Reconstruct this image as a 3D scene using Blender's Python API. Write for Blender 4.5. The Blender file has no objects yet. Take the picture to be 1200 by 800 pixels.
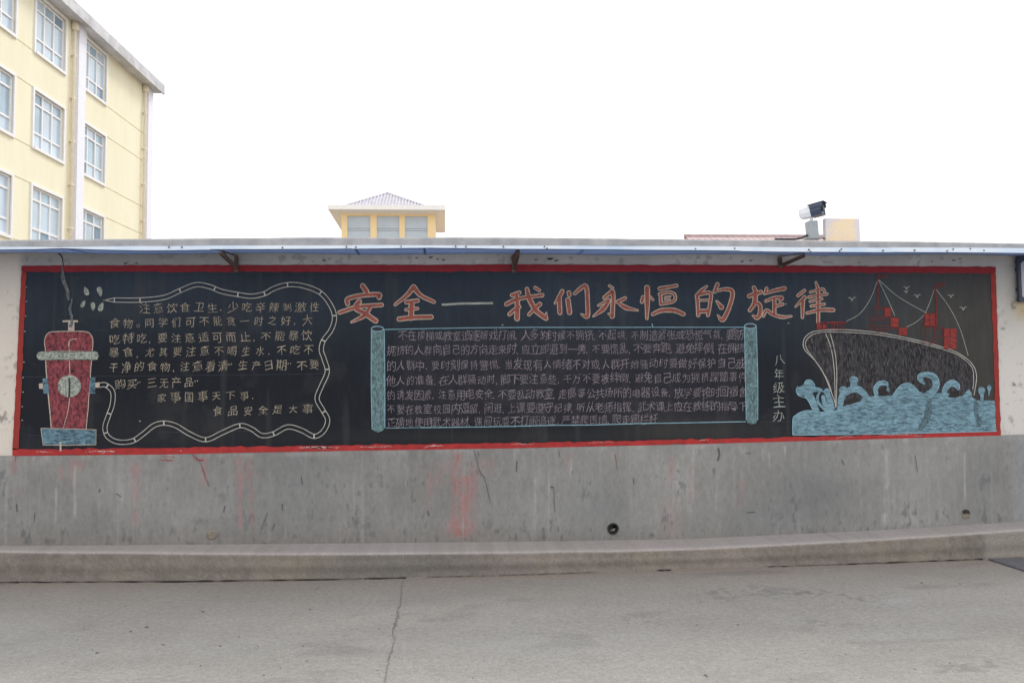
import bpy, math, random
import numpy as np
from mathutils import Matrix, Vector
from mathutils.geometry import tessellate_polygon

random.seed(7); rng = np.random.default_rng(7)
C = bpy.context.scene.collection
sc = bpy.context.scene

# ------------------------------------------------------------------ camera
F = 1000.0                       # focal length in pixels of the 1200 x 800 photograph
YAW, PITCH, ROLL = math.radians(4.5), math.radians(3.48), math.radians(-0.63)
CAM = Vector((0.0, -7.67, 1.5))
R = (Matrix.Rotation(-YAW, 3, 'Z') @ Matrix.Rotation(math.pi/2 + PITCH, 3, 'X') @ Matrix.Rotation(ROLL, 3, 'Z'))
cd = bpy.data.cameras.new('camera'); cam = bpy.data.objects.new('camera', cd); C.objects.link(cam)
cam.matrix_world = Matrix.Translation(CAM) @ R.to_4x4()
cd.sensor_width = 36; cd.lens = 36*F/1200; cd.clip_end = 5000; cd.clip_start = 0.05
sc.camera = cam

# ------------------------------------------------------------------ light
SUN_EL, SUN_AZ = math.radians(42), math.radians(35)      # azimuth from +Y towards +X: behind the wall, to the right
w = bpy.data.worlds.new('World'); sc.world = w; w.use_nodes = True
nt = w.node_tree; nt.nodes.clear()
sky = nt.nodes.new('ShaderNodeTexSky'); sky.sky_type = 'NISHITA'; sky.sun_disc = False
sky.sun_elevation = SUN_EL; sky.sun_rotation = SUN_AZ
sky.air_density = 1.0; sky.dust_density = 6.0
mx = nt.nodes.new('ShaderNodeMixRGB'); mx.inputs[0].default_value = 0.9
nt.links.new(sky.outputs[0], mx.inputs[1]); mx.inputs[2].default_value = (14.6, 14.7, 15.0, 1)   # hazy white overcast
bg = nt.nodes.new('ShaderNodeBackground'); bg.inputs[1].default_value = 0.1
out = nt.nodes.new('ShaderNodeOutputWorld')
nt.links.new(mx.outputs[0], bg.inputs[0]); nt.links.new(bg.outputs[0], out.inputs[0])
sl = bpy.data.lights.new('sun', 'SUN'); sl.energy = 1.5; sl.angle = math.radians(14); sl.color = (1, .95, .88)
so = bpy.data.objects.new('sun', sl); C.objects.link(so)
sd = Vector((math.sin(SUN_AZ)*math.cos(SUN_EL), math.cos(SUN_AZ)*math.cos(SUN_EL), math.sin(SUN_EL)))
so.rotation_euler = sd.to_track_quat('Z', 'Y').to_euler(); so.location = (10, 10, 20)
sc.view_settings.view_transform = 'Standard'; sc.view_settings.look = 'None'
sc.view_settings.exposure = 0.0; sc.view_settings.gamma = 1

# ------------------------------------------------------------------ geometry helpers
RN = np.array(R); CN = np.array(CAM)
def rays(px, py):
    px = np.asarray(px, float); py = np.asarray(py, float)
    d = np.stack([(px-600)/F, -(py-400)/F, -np.ones_like(px*py)], -1)
    return d @ RN.T
def Wn(px, py, off=0.0):          # where the sight lines meet the wall's face (y = -off)
    d = rays(px, py); off = np.asarray(off, float)
    t = (-off - CN[1]) / d[..., 1]
    return CN + d*t[..., None]
def W(px, py, off=0.0): return Vector(Wn(float(px), float(py), off).tolist())
def G(px, py, z=0.0):
    d = rays(float(px), float(py)); t = (z-CN[2])/d[2]; return Vector((CN+d*t).tolist())
def D(px, py, depth):             # a point at a given distance beyond the camera along y
    d = rays(float(px), float(py)); return Vector((CN+d*(depth/d[1])).tolist())
def project(P):
    q = (np.asarray(P)-CN) @ RN
    return 600 - F*q[..., 0]/q[..., 2], 400 + F*q[..., 1]/q[..., 2]

def tag(o, label=None, cat=None, group=None, kind=None):
    if label: o['label'] = label
    if cat: o['category'] = cat
    if group: o['group'] = group
    if kind: o['kind'] = kind
    return o
def empty(name, loc, rz=0):
    o = bpy.data.objects.new(name, None); C.objects.link(o); o.location = loc; o.rotation_euler = (0, 0, rz)
    o.empty_display_size = .2; return o
def mesh(name, V, Fc, mat, parent=None, local=False, smooth=False):
    V = np.asarray([tuple(v) for v in V] if not isinstance(V, np.ndarray) else V, float).reshape(-1, 3)
    if parent is not None and not local:
        m = Matrix.Translation(parent['_loc']) if '_loc' in parent else parent.matrix_basis
        top = parent
        off = np.zeros(3)
        if top.parent is None: off = np.array(top.location)
        else: off = np.array(top.parent.location) if top.parent.parent is None else off
        V = V - off
    me = bpy.data.meshes.new(name)
    me.from_pydata(V.tolist(), [], Fc if isinstance(Fc, list) else Fc.tolist())
    me.materials.append(mat)
    if smooth: me.polygons.foreach_set('use_smooth', [True]*len(me.polygons))
    o = bpy.data.objects.new(name, me); C.objects.link(o)
    if parent is not None: o.parent = parent
    return o
class MB:
    def __init__(s): s.V = []; s.F = []
    def add(s, V, Fc):
        b = len(s.V); s.V += [tuple(v) for v in V]; s.F += [tuple(i+b for i in f) for f in Fc]; return s
    def box(s, a, b, M=None):
        x0, y0, z0 = a; x1, y1, z1 = b
        V = [Vector(p) for p in ((x0,y0,z0),(x1,y0,z0),(x1,y1,z0),(x0,y1,z0),(x0,y0,z1),(x1,y0,z1),(x1,y1,z1),(x0,y1,z1))]
        if M is not None: V = [M @ v for v in V]
        return s.add(V, [(0,3,2,1),(4,5,6,7),(0,1,5,4),(1,2,6,5),(2,3,7,6),(3,0,4,7)])
    def bar(s, p, q, wd, h, up=(0,0,1)):
        p = Vector(p); q = Vector(q); d = (q-p); L = d.length; d.normalize()
        x = d.cross(Vector(up)).normalized(); z = x.cross(d).normalized()
        M = Matrix((x, d, z)).transposed().to_4x4(); M.translation = p
        return s.box((-wd/2, 0, -h/2), (wd/2, L, h/2), M)
    def tube(s, pts, r, n=10, cap=True):
        pts = [Vector(p) for p in pts]; rs = r if isinstance(r, (list, tuple)) else [r]*len(pts); b = len(s.V)
        ref = Vector((.13, .21, 1)).normalized()
        for i, p in enumerate(pts):
            d = (pts[min(i+1, len(pts)-1)] - pts[max(i-1, 0)]).normalized()
            if abs(d.dot(ref)) > .98: ref = Vector((1, .2, .1)).normalized()
            x = d.cross(ref).normalized(); y = d.cross(x)
            for k in range(n):
                a = 2*math.pi*k/n; s.V.append(tuple(p + (x*math.cos(a)+y*math.sin(a))*rs[i]))
        for i in range(len(pts)-1):
            for k in range(n):
                s.F.append((b+i*n+k, b+(i+1)*n+k, b+(i+1)*n+(k+1) % n, b+i*n+(k+1) % n))
        if cap: s.F.append(tuple(b+k for k in range(n))); s.F.append(tuple(b+(len(pts)-1)*n+k for k in reversed(range(n))))
        return s
    def build(s, name, mat, parent=None, local=False, bevel=0, smooth=False):
        o = mesh(name, s.V, s.F, mat, parent, local, smooth)
        if bevel:
            m = o.modifiers.new('bevel', 'BEVEL'); m.width = bevel; m.segments = 2; m.limit_method = 'ANGLE'
        return o

# value noise
def lattice(u, v, seed):
    r = np.random.default_rng(seed); T = r.random((257, 257))
    iu = np.floor(u).astype(int); iv = np.floor(v).astype(int); fu = u-iu; fv = v-iv
    fu = fu*fu*(3-2*fu); fv = fv*fv*(3-2*fv)
    a = T[iu % 256, iv % 256]; b = T[(iu+1) % 256, iv % 256]; c = T[iu % 256, (iv+1) % 256]; d = T[(iu+1) % 256, (iv+1) % 256]
    return (a*(1-fu)+b*fu)*(1-fv)+(c*(1-fu)+d*fu)*fv
def fbm(u, v, seed, octv=4):
    s = 0; a = 1; t = 0
    for k in range(octv):
        s = s+a*lattice(u*2**k+17.3*k, v*2**k+5.1*k, seed+k); t += a; a *= .55
    return s/t
def mixc(c, col, m):
    return c*(1-m[..., None]) + np.array(col)*m[..., None]
def sstep(a, b, x):
    t = np.clip((x-a)/(b-a), 0, 1); return t*t*(3-2*t)

# ------------------------------------------------------------------ materials
def nodes(name):
    m = bpy.data.materials.new(name); m.use_nodes = True
    return m, m.node_tree, m.node_tree.nodes['Principled BSDF']
def N(t, kind, **kw):
    n = t.nodes.new(kind)
    for k, v in kw.items(): setattr(n, k, v)
    return n
def worldnoise(t, scale, stretch=(1, 1, 1), detail=6, rough=.6):
    g = N(t, 'ShaderNodeNewGeometry'); mp = N(t, 'ShaderNodeMapping'); mp.inputs['Scale'].default_value = stretch
    t.links.new(g.outputs['Position'], mp.inputs[0])
    n = N(t, 'ShaderNodeTexNoise'); n.inputs['Scale'].default_value = scale; n.inputs['Detail'].default_value = detail
    n.inputs['Roughness'].default_value = rough
    t.links.new(mp.outputs[0], n.inputs['Vector']); return n.outputs['Fac']
def ramp(t, src, lo, hi, a=0.0, b=1.0):
    r = N(t, 'ShaderNodeMapRange'); r.inputs[1].default_value = lo; r.inputs[2].default_value = hi
    r.inputs[3].default_value = a; r.inputs[4].default_value = b
    t.links.new(src, r.inputs[0]); return r.outputs[0]
def plain(name, col, rough=.6, metal=0, var=.12, scale=6, bump=.0, bscale=60, spec=.5, stretch=(1, 1, 1)):
    m, t, p = nodes(name)
    n = worldnoise(t, scale, stretch)
    k = ramp(t, n, .3, .7, 1-var, 1+var)
    mu = N(t, 'ShaderNodeMixRGB', blend_type='MULTIPLY'); mu.inputs[0].default_value = 1
    mu.inputs[1].default_value = (*col, 1); t.links.new(k, mu.inputs[2]); t.links.new(mu.outputs[0], p.inputs['Base Color'])
    p.inputs['Roughness'].default_value = rough; p.inputs['Metallic'].default_value = metal
    p.inputs['Specular IOR Level'].default_value = spec
    if bump:
        b = N(t, 'ShaderNodeBump'); b.inputs['Strength'].default_value = bump; b.inputs['Distance'].default_value = .01
        t.links.new(worldnoise(t, bscale), b.inputs['Height']); t.links.new(b.outputs[0], p.inputs['Normal'])
    return m
def two(name, c1, c2, scale=4, lo=.4, hi=.6, rough=.8, bump=.2, bscale=80, stretch=(1, 1, 1), spec=.5):
    m, t, p = nodes(name); p.inputs['Specular IOR Level'].default_value = spec
    f = ramp(t, worldnoise(t, scale, stretch, 8), lo, hi)
    mu = N(t, 'ShaderNodeMixRGB'); t.links.new(f, mu.inputs[0]); mu.inputs[1].default_value = (*c1, 1); mu.inputs[2].default_value = (*c2, 1)
    t.links.new(mu.outputs[0], p.inputs['Base Color']); p.inputs['Roughness'].default_value = rough
    b = N(t, 'ShaderNodeBump'); b.inputs['Strength'].default_value = bump; b.inputs['Distance'].default_value = .01
    t.links.new(worldnoise(t, bscale), b.inputs['Height']); t.links.new(b.outputs[0], p.inputs['Normal'])
    return m
def painted(name, rough=.85, fine=.14, fscale=60, bump=.35, bscale=45, spec=.3, stretch=(1, 1, 1), grit=0):
    """surface whose wear map is stored on the mesh, fine grain from noise"""
    m, t, p = nodes(name)
    a = N(t, 'ShaderNodeAttribute'); a.attribute_name = 'wear_and_sheen'
    k = ramp(t, worldnoise(t, fscale, stretch, 8, .7), .25, .75, 1-fine, 1+fine)
    mu = N(t, 'ShaderNodeMixRGB', blend_type='MULTIPLY'); mu.inputs[0].default_value = 1
    t.links.new(a.outputs['Color'], mu.inputs[1]); t.links.new(k, mu.inputs[2])
    src = mu.outputs[0]
    if grit:
        v = N(t, 'ShaderNodeTexVoronoi'); v.inputs['Scale'].default_value = 120
        g = N(t, 'ShaderNodeNewGeometry'); t.links.new(g.outputs['Position'], v.inputs['Vector'])
        k2 = ramp(t, v.outputs['Color'], 0, 1, 1-grit, 1+grit)
        m2 = N(t, 'ShaderNodeMixRGB', blend_type='MULTIPLY'); m2.inputs[0].default_value = 1
        t.links.new(src, m2.inputs[1]); t.links.new(k2, m2.inputs[2]); src = m2.outputs[0]
    t.links.new(src, p.inputs['Base Color'])
    p.inputs['Roughness'].default_value = rough; p.inputs['Specular IOR Level'].default_value = spec
    b = N(t, 'ShaderNodeBump'); b.inputs['Strength'].default_value = bump; b.inputs['Distance'].default_value = .006
    t.links.new(worldnoise(t, bscale, (1, 1, 1), 8, .65), b.inputs['Height']); t.links.new(b.outputs[0], p.inputs['Normal'])
    return m
BOARD = (.0125, .0150, .0215)
def chalk(name, col, lo=.35, hi=.6, scale=140, stretch=(1, 1, 1), base=BOARD, rot=None):
    """chalk dust rubbed over the board: the board shows through where it did not take"""
    m, t, p = nodes(name)
    g = N(t, 'ShaderNodeNewGeometry'); mp = N(t, 'ShaderNodeMapping'); mp.inputs['Scale'].default_value = stretch
    if rot: mp.inputs['Rotation'].default_value = (0, rot, 0)
    t.links.new(g.outputs['Position'], mp.inputs[0])
    n = N(t, 'ShaderNodeTexNoise'); n.inputs['Scale'].default_value = scale; n.inputs['Detail'].default_value = 4; n.inputs['Roughness'].default_value = .7
    t.links.new(mp.outputs[0], n.inputs['Vector'])
    f = ramp(t, n.outputs['Fac'], lo, hi, .05, 1)
    f2 = ramp(t, worldnoise(t, 9, (1, 1, 1), 3), .25, .75, .68, 1.05)
    mt = N(t, 'ShaderNodeMath', operation='MULTIPLY'); t.links.new(f, mt.inputs[0]); t.links.new(f2, mt.inputs[1])
    mu = N(t, 'ShaderNodeMixRGB'); mu.use_clamp = True; t.links.new(mt.outputs[0], mu.inputs[0])
    mu.inputs[1].default_value = (*base, 1); mu.inputs[2].default_value = (*col, 1)
    t.links.new(mu.outputs[0], p.inputs['Base Color']); p.inputs['Roughness'].default_value = .9; p.inputs['Specular IOR Level'].default_value = .2
    return m

M = {}
M['dado'] = painted('cement_render', fine=.16, fscale=38, stretch=(1, 1, .45))
M['plaster'] = painted('limewashed_plaster', fine=.07, bump=.2)
M['kerb'] = painted('kerb_concrete', fine=.22, fscale=55, bump=.5, grit=.08)
M['ground'] = painted('worn_concrete_paving', fine=.20, fscale=26, bump=.7, bscale=70, grit=.16)
M['board'] = painted('painted_blackboard', rough=.62, fine=.16, fscale=20, bump=.25, bscale=25, spec=.16, stretch=(1, 1, .2))
M['cap'] = two('coping_concrete', (.47, .45, .435), (.34, .33, .33), 7, .35, .65, bump=.5, bscale=40)
M['block'] = two('rough_block', (.36, .34, .31), (.25, .24, .23), 12)
M['red_frame'] = two('red_border_paint', (.50, .050, .050), (.33, .038, .038), 14, .3, .7, rough=.75, bump=.25, spec=.12)
M['red_frame_side'] = two('worn_red_border_paint', (.38, .050, .045), (.27, .045, .035), 9, .3, .7, rough=.75, bump=.3, spec=.15)
M['red_frame_top'] = two('shaded_red_border_paint', (.26, .032, .042), (.32, .040, .048), 14, .3, .7, rough=.75, bump=.25, spec=.12)  # shade under the awning painted into the top strip's darker red
M['white_scuff'] = two('white_scuff', (.62, .55, .52), (.42, .10, .09), 60, .45, .6)
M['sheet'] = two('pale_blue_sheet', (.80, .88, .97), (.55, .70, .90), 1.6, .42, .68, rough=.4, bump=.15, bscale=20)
M['under'] = plain('shaded_sheet_underside', (.17, .26, .46), .6)  # darker blue: shade painted into the underside of the pale sheet
def through(m, col, f):
    t = m.node_tree; p = t.nodes['Principled BSDF']; o_ = t.nodes['Material Output']; tr = t.nodes.new('ShaderNodeBsdfTranslucent'); tr.inputs[0].default_value = (*col, 1)
    mx_ = t.nodes.new('ShaderNodeMixShader'); mx_.inputs[0].default_value = f; t.links.new(p.outputs[0], mx_.inputs[1]); t.links.new(tr.outputs[0], mx_.inputs[2]); t.links.new(mx_.outputs[0], o_.inputs[0])
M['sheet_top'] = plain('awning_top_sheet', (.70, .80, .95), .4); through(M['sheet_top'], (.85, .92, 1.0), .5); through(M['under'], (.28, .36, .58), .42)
M['rust'] = two('rusty_iron', (.10, .07, .06), (.19, .13, .11), 30, .4, .6)
M['dark'] = plain('dark_void', (.012, .012, .013), .95, spec=.1)
M['crack'] = plain('crack_dark', (.05, .045, .042), .95, spec=.1)  # dark tone of cracks and open joints
M['crack_light'] = plain('filled_crack', (.20, .195, .19), .95, var=.3, scale=40)
M['mortar'] = two('mortar_plug', (.27, .24, .19), (.19, .165, .13), 60)
M['scuff_dark'] = plain('dark_scuff', (.10, .105, .11), .95, var=.3, scale=60)
M['drip_white'] = plain('lime_run', (.48, .49, .50), .9, var=.3, scale=30)
M['coolwhite'] = plain('cool_white_render', (.82, .84, .92), .7, var=.04)
M['paintwhite'] = plain('white_window_paint', (.83, .83, .84), .5, var=.03)
M['yellow'] = two('pale_yellow_render', (.87, .83, .64), (.80, .76, .57), 1.1, .38, .72, bump=.03, bscale=10, stretch=(1, 1, .3))
M['yellow2'] = two('warm_yellow_render', (.95, .74, .42), (.93, .71, .40), .7, .35, .65, bump=.03, bscale=10)
M['groove'] = plain('render_groove', (.70, .64, .45), .8)
M['pane'] = plain('window_glass', (.36, .50, .60), .12, 0, .25, .45, spec=.9)
M['pane2'] = plain('pale_curtained_glass', (.52, .64, .74), .15, 0, .15, .6, spec=.9)
M['pane_dark'] = plain('dim_window_glass', (.22, .32, .42), .1, 0, .2, .5, spec=.9)
M['shutter'] = plain('grey_blue_shutter', (.52, .60, .68), .45, 0, .05, 2)
M['eave'] = two('stained_eave_concrete', (.70, .71, .74), (.42, .43, .45), 1.3, .35, .7, bump=.1, bscale=12)
M['white_concrete'] = plain('white_eave_paint', (.93, .92, .90), .7, var=.05)
M['tile'] = plain('grey_roof_tile', (.58, .56, .61), .7, var=.15, scale=3)
M['redtile'] = plain('red_roof_tile', (.50, .37, .37), .7, var=.15, scale=3)
M['pipe'] = plain('cream_downpipe', (.82, .74, .60), .5, var=.08)
M['cam_white'] = plain('white_camera_shell', (.80, .81, .83), .35, var=.03)
M['cam_dark'] = plain('dark_camera_front', (.045, .06, .10), .25, var=.05)
M['grey_metal'] = plain('grey_metal', (.36, .39, .41), .45, var=.08, scale=20)
M['cable'] = plain('black_cable', (.05, .05, .055), .6)
M['blockpaint'] = two('peach_and_lilac_block', (.93, .74, .50), (.72, .69, .76), 4, .40, .54, bump=.3, bscale=50)
M['navy_metal'] = plain('navy_painted_steel', (.035, .042, .075), .4, var=.1)
M['panelwhite'] = plain('milky_panel', (.48, .50, .52), .3, var=.04)
M['plate'] = plain('dark_steel_plate', (.13, .13, .14), .55, var=.25, scale=30, bump=.3)
M['stone'] = two('pebble', (.12, .10, .085), (.24, .22, .20), 60)
# chalk colours
M['ck_line'] = chalk('grey_green_chalk_line', (.44, .46, .42), .25, .5)
M['ck_white'] = chalk('white_chalk_line', (.60, .58, .52), .25, .48)
M['ck_cream'] = chalk('cream_chalk_outline', (.64, .54, .44), .26, .50)
M['ck_text'] = chalk('tan_chalk_writing', (.56, .48, .37), .28, .55, 220)
M['ck_text2'] = chalk('mauve_chalk_writing', (.43, .37, .41), .30, .60, 220)
M['ck_red'] = chalk('red_chalk_fill', (.56, .165, .125), .26, .66, 90, (1, 1, 1))
M['ck_red2'] = chalk('red_chalk_hydrant', (.44, .10, .115), .30, .68, 50, (1, 1, .55))
M['ck_redhot'] = chalk('bright_red_chalk', (.47, .075, .06), .25, .62, 120)
M['ck_redthin'] = chalk('thin_red_chalk', (.36, .065, .06), .30, .62, 120)
M['ck_blue'] = chalk('blue_chalk_sea', (.30, .50, .60), .22, .64, 34, (.5, 1, 2.6))
M['ck_blue2'] = chalk('blue_chalk_edge', (.34, .58, .68), .15, .5, 120)
M['ck_teal'] = chalk('teal_chalk_roll', (.27, .43, .45), .28, .70, 60, (1.6, 1, .6))
M['ck_pale'] = chalk('pale_green_chalk', (.56, .60, .52), .28, .62, 60)
M['ck_steel'] = chalk('steel_blue_chalk', (.24, .42, .52), .32, .68, 50, (.5, 1, 1.6))
M['ck_hull'] = chalk('mauve_grey_chalk_hull', (.105, .096, .096), .36, .68, 46, (1.6, 1, .45))
M['ck_hullstroke'] = chalk('mauve_grey_chalk_stroke', (.215, .198, .195), .34, .62, 120, (1.4, 1, .6))
M['ck_seastroke'] = chalk('pale_blue_chalk_stroke', (.36, .56, .66), .30, .60, 120)
M['ck_seadark'] = chalk('thin_blue_chalk', (.13, .24, .31), .30, .60, 120)
M['ck_redstroke'] = chalk('rose_chalk_stroke', (.52, .15, .17), .30, .60, 120)
M['ck_reddark'] = chalk('thin_red_chalk_gap', (.16, .045, .055), .30, .60, 120)
M['ck_faint'] = chalk('faint_ruled_line', (.11, .12, .14), .3, .7)
M['ck_smear'] = chalk('grey_filler_streak', (.24, .25, .26), .25, .6, 60)

# ------------------------------------------------------------------ grids with a wear and sheen map
def set_wear_and_sheen(me, cols):
    a = me.color_attributes.new('wear_and_sheen', 'FLOAT_COLOR', 'POINT')
    c = np.ones((len(me.vertices), 4), np.float32); c[:, :3] = np.clip(cols.reshape(-1, 3), .004, 1); a.data.foreach_set('color', c.ravel())
def gridmesh(name, P, mat, cols, parent=None, smooth=True):
    n, m = P.shape[:2]
    i = np.arange(n-1)[:, None]*m + np.arange(m-1)[None]
    Fc = np.stack([i, i+1, i+m+1, i+m], -1).reshape(-1, 4)
    o = mesh(name, P.reshape(-1, 3), Fc, mat, parent, smooth=smooth); set_wear_and_sheen(o.data, cols); return o
def axis(lo, hi, step, far=()):
    a = np.arange(lo, hi+step/2, step); return np.concatenate([[-f for f in far[::-1]], a, list(far)]) if far else a

# traced heights of the wall's long edges (photograph pixels), turned into metres along the wall
def edge(pts, off=0.0):
    P = Wn([p[0] for p in pts], [p[1] for p in pts], off); return P[:, 0], P[:, 2]
E_cap = edge([(0,281),(120,280),(240,279),(360,278),(600,278),(780,280),(950,281.5),(1080,283),(1200,285)], .05)
E_dado = edge([(0,534),(15,534),(200,532),(400,528),(600,525),(800,520.5),(1000,515),(1172,510),(1200,509)])
E_foot = edge([(0,639),(200,637.5),(400,636),(600,634),(800,631),(1000,622),(1100,616.5),(1200,610)])
def ez(E, x): return np.interp(x, E[0], E[1])
KERB_W = .37
_kf = [G(x, y) for x, y in [(0,681),(200,680),(400,677.5),(600,672.5),(800,666),(1000,659.5),(1150,654),(1200,652)]]
KX = np.array([p.x for p in _kf]); KY = np.array([p.y for p in _kf])

# ------------------------------------------------------------------ ground
fx = axis(-5.6, 6.4, .022); fy = axis(-4.6, -.2, .022)
xs = np.concatenate([[-3000, -300, -60, -20, -9], fx, [9, 20, 60, 300, 3000]])
ys = np.concatenate([[-3000, -300, -60, -20, -9, -6], fy, [1, 6, 20, 60, 300, 3000]])
GX, GY = np.meshgrid(xs, ys, indexing='ij')
GZ = .006*(fbm(GX*.9+50, GY*.9+50, 3, 3)-.5); GZ[np.abs(GX) > 8] = 0; GZ[(GY > .5) | (GY < -5)] = 0
P = np.stack([GX, GY, GZ], -1)
n1 = fbm(GX*.5+100, GY*1.2+100, 11); n2 = fbm(GX*5+100, GY*5+100, 21); n3 = fbm(GX*22+500, GY*22+500, 31, 2)
base = np.zeros(P.shape)+np.array([.330, .316, .292])
base = base*(0.80+.4*n1)[..., None]*(.93+.14*n2)[..., None]
kyl = np.interp(GX, KX, KY); dk = kyl-GY
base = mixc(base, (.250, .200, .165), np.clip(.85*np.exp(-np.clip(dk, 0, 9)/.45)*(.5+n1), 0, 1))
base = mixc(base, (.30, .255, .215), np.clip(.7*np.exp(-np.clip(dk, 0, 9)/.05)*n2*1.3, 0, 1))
pxg, pyg = project(P)
def blob(px, py, cx, cy, rx, ry): return np.exp(-(((px-cx)/rx)**2+((py-cy)/ry)**2))
for cx, cy, rx, ry, k in [(860,693,42,9,.9),(940,696,40,9,.8),(1010,700,32,10,.9),(760,727,50,8,.6),(960,725,30,8,.6),(1160,770,40,14,.8),(1120,785,40,10,.5),(820,735,25,6,.5)]:
    base = mixc(base, (.16, .158, .155), np.clip(.75*k*blob(pxg, pyg, cx, cy, rx, ry)*sstep(.52, .72, n3*.5+n2*.5)*1.3, 0, .8))
for cx, cy, rx, ry, k in [(30,750,60,20,.5),(260,757,50,12,.35),(1050,703,25,5,.8),(1060,745,60,10,.5),(640,760,120,25,.3)]:
    base = mixc(base, (.36, .355, .345), np.clip(k*blob(pxg, pyg, cx, cy, rx, ry)*(n2*1.4), 0, .8))
base = base*(1-.16*sstep(.62, .8, fbm(GX*1.6+9, GY*3+9, 71)))[..., None]
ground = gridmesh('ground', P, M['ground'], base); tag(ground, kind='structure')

def rib2(pts, wd, sub=6, closed=False, jit=0, taper=0):
    """a ribbon in pixel space; returns left and right rows"""
    p = np.array(pts, float); n = len(p)
    wds = np.array(wd if hasattr(wd, '__len__') else [wd]*n, float)
    if sub > 1 and n > 2:
        q = np.vstack([2*p[0]-p[1], p, 2*p[-1]-p[-2]]); o = []; ow = []
        for i in range(n-1):
            a, b, c, d = q[i], q[i+1], q[i+2], q[i+3]
            for k in range(sub):
                t = k/sub
                o.append(.5*((2*b)+(-a+c)*t+(2*a-5*b+4*c-d)*t*t+(-a+3*b-3*c+d)*t**3)); ow.append(wds[i]*(1-t)+wds[i+1]*t)
        o.append(p[-1]); ow.append(wds[-1]); p = np.array(o); wds = np.array(ow)
    if taper:                      # rounded ends
        L = np.concatenate([[0], np.cumsum(np.linalg.norm(np.diff(p, axis=0), axis=1))]); r = wds.mean()/2
        add = []
        T0 = (p[1]-p[0])/max(1e-6, np.linalg.norm(p[1]-p[0])); T1 = (p[-1]-p[-2])/max(1e-6, np.linalg.norm(p[-1]-p[-2]))
        w0, w1 = wds[0], wds[-1]
        head = [(p[0]-T0*w0/2*math.cos(a), w0*math.sin(a)) for a in (0.15, .7, 1.15)]
        tail = [(p[-1]+T1*w1/2*math.cos(a), w1*math.sin(a)) for a in (1.15, .7, .15)]
        p = np.vstack([[h[0] for h in head], p, [h[0] for h in tail]]); wds = np.concatenate([[h[1] for h in head], wds, [h[1] for h in tail]])
    if jit: p = p + rng.normal(0, jit, p.shape)
    t = np.gradient(p, axis=0); t /= np.maximum(1e-6, np.linalg.norm(t, axis=1))[:, None]; nn = np.stack([-t[:, 1], t[:, 0]], 1)
    return p+nn*wds[:, None]/2, p-nn*wds[:, None]/2
class Ink:
    """flat chalk/paint marks traced on the wall face"""
    def __init__(s): s.V = []; s.F = []
    def stroke(s, pts, wd, off, **kw):
        a, b = rib2(pts, wd, **kw); n = len(a); V = Wn(np.r_[a[:, 0], b[:, 0]], np.r_[a[:, 1], b[:, 1]], off)
        k = len(s.V); s.V += V.tolist(); s.F += [(k+i, k+i+1, k+n+i+1, k+n+i) for i in range(n-1)]; return s
    def poly(s, pts, off, jit=0):
        p = np.array(pts, float)
        if jit: p = p+rng.normal(0, jit, p.shape)
        V = Wn(p[:, 0], p[:, 1], off); k = len(s.V); s.V += V.tolist()
        s.F += [tuple(k+i for i in t) for t in tessellate_polygon([[Vector((q[0], q[1], 0)) for q in p]])]; return s
    def disc(s, cx, cy, rx, ry, off, n=20):
        return s.poly([(cx+rx*math.cos(2*math.pi*i/n), cy+ry*math.sin(2*math.pi*i/n)) for i in range(n)], off)
    def ring(s, cx, cy, rx, ry, wd, off, n=24):
        return s.stroke([(cx+rx*math.cos(2*math.pi*i/n), cy+ry*math.sin(2*math.pi*i/n)) for i in range(n+1)], wd, off, sub=1)
    def build(s, name, mat, parent): return mesh(name, s.V, s.F, mat, parent)
    def parts(s, name, mat, parent):          # every separate mark its own object
        par = list(range(len(s.V)))
        def fd(a):
            while par[a] != a: par[a] = par[par[a]]; a = par[a]
            return a
        for f in s.F:
            for v in f[1:]: par[fd(v)] = fd(f[0])
        gr = {}
        for f in s.F: gr.setdefault(fd(f[0]), []).append(f)
        for fs in gr.values():
            ids = sorted({v for f in fs for v in f}); mp = {v: i for i, v in enumerate(ids)}
            mesh(name, [s.V[v] for v in ids], [tuple(mp[v] for v in f) for f in fs], mat, parent)
def ground_ribbon(name, pts, wd, mat, z=.006, jit=.8, sub=5, parent=None):
    a, b = rib2(pts, wd, sub=sub, jit=jit); n = len(a)
    V = [G(x, y, z) for x, y in list(a)+list(b)]
    return mesh(name, V, [(i, i+1, n+i+1, n+i) for i in range(n-1)], mat, parent)
M['gcrack'] = plain('paving_crack', (.20, .19, .178), .95, var=.4, scale=30)
ground_ribbon('crack', [(473,679),(470,690),(471,704),(466,716),(466,722),(460,738),(462,750),(456,770),(453,785),(450,806)], [1.0,.7,1.1,.9,2.2,1.0,.7,1.3,1.0,1.4], M['gcrack'], parent=ground)

# ------------------------------------------------------------------ kerb at the wall's foot
kx = np.concatenate([[-40, -12], axis(-5.6, 6.4, .02), [12, 40]])
zt = np.interp(kx, E_foot[0], E_foot[1]); fy_ = np.interp(kx, KX, KY)
dz = .012*(fbm(kx*1.3+40, kx*0+3, 5)-.5)
def kerb_profile(x, yf, zt, d):
    # from the wall along the top, over a worn arris, down the front to the ground
    return [(x, .01, zt), (x, -.06, zt-.001), (x, yf+.10, zt-.004+d), (x, yf+.022, zt-.006+d), (x, yf+.006, zt-.013+d), (x, yf, zt-.026+d)] + \
        [(x, yf-.004+.004*math.sin(k), zt-.026+d-(zt-.026+d+.03)*k/12) for k in range(1, 13)]
P = np.array([kerb_profile(x, yf, z, d) for x, yf, z, d in zip(kx, fy_, zt, dz)])
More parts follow.
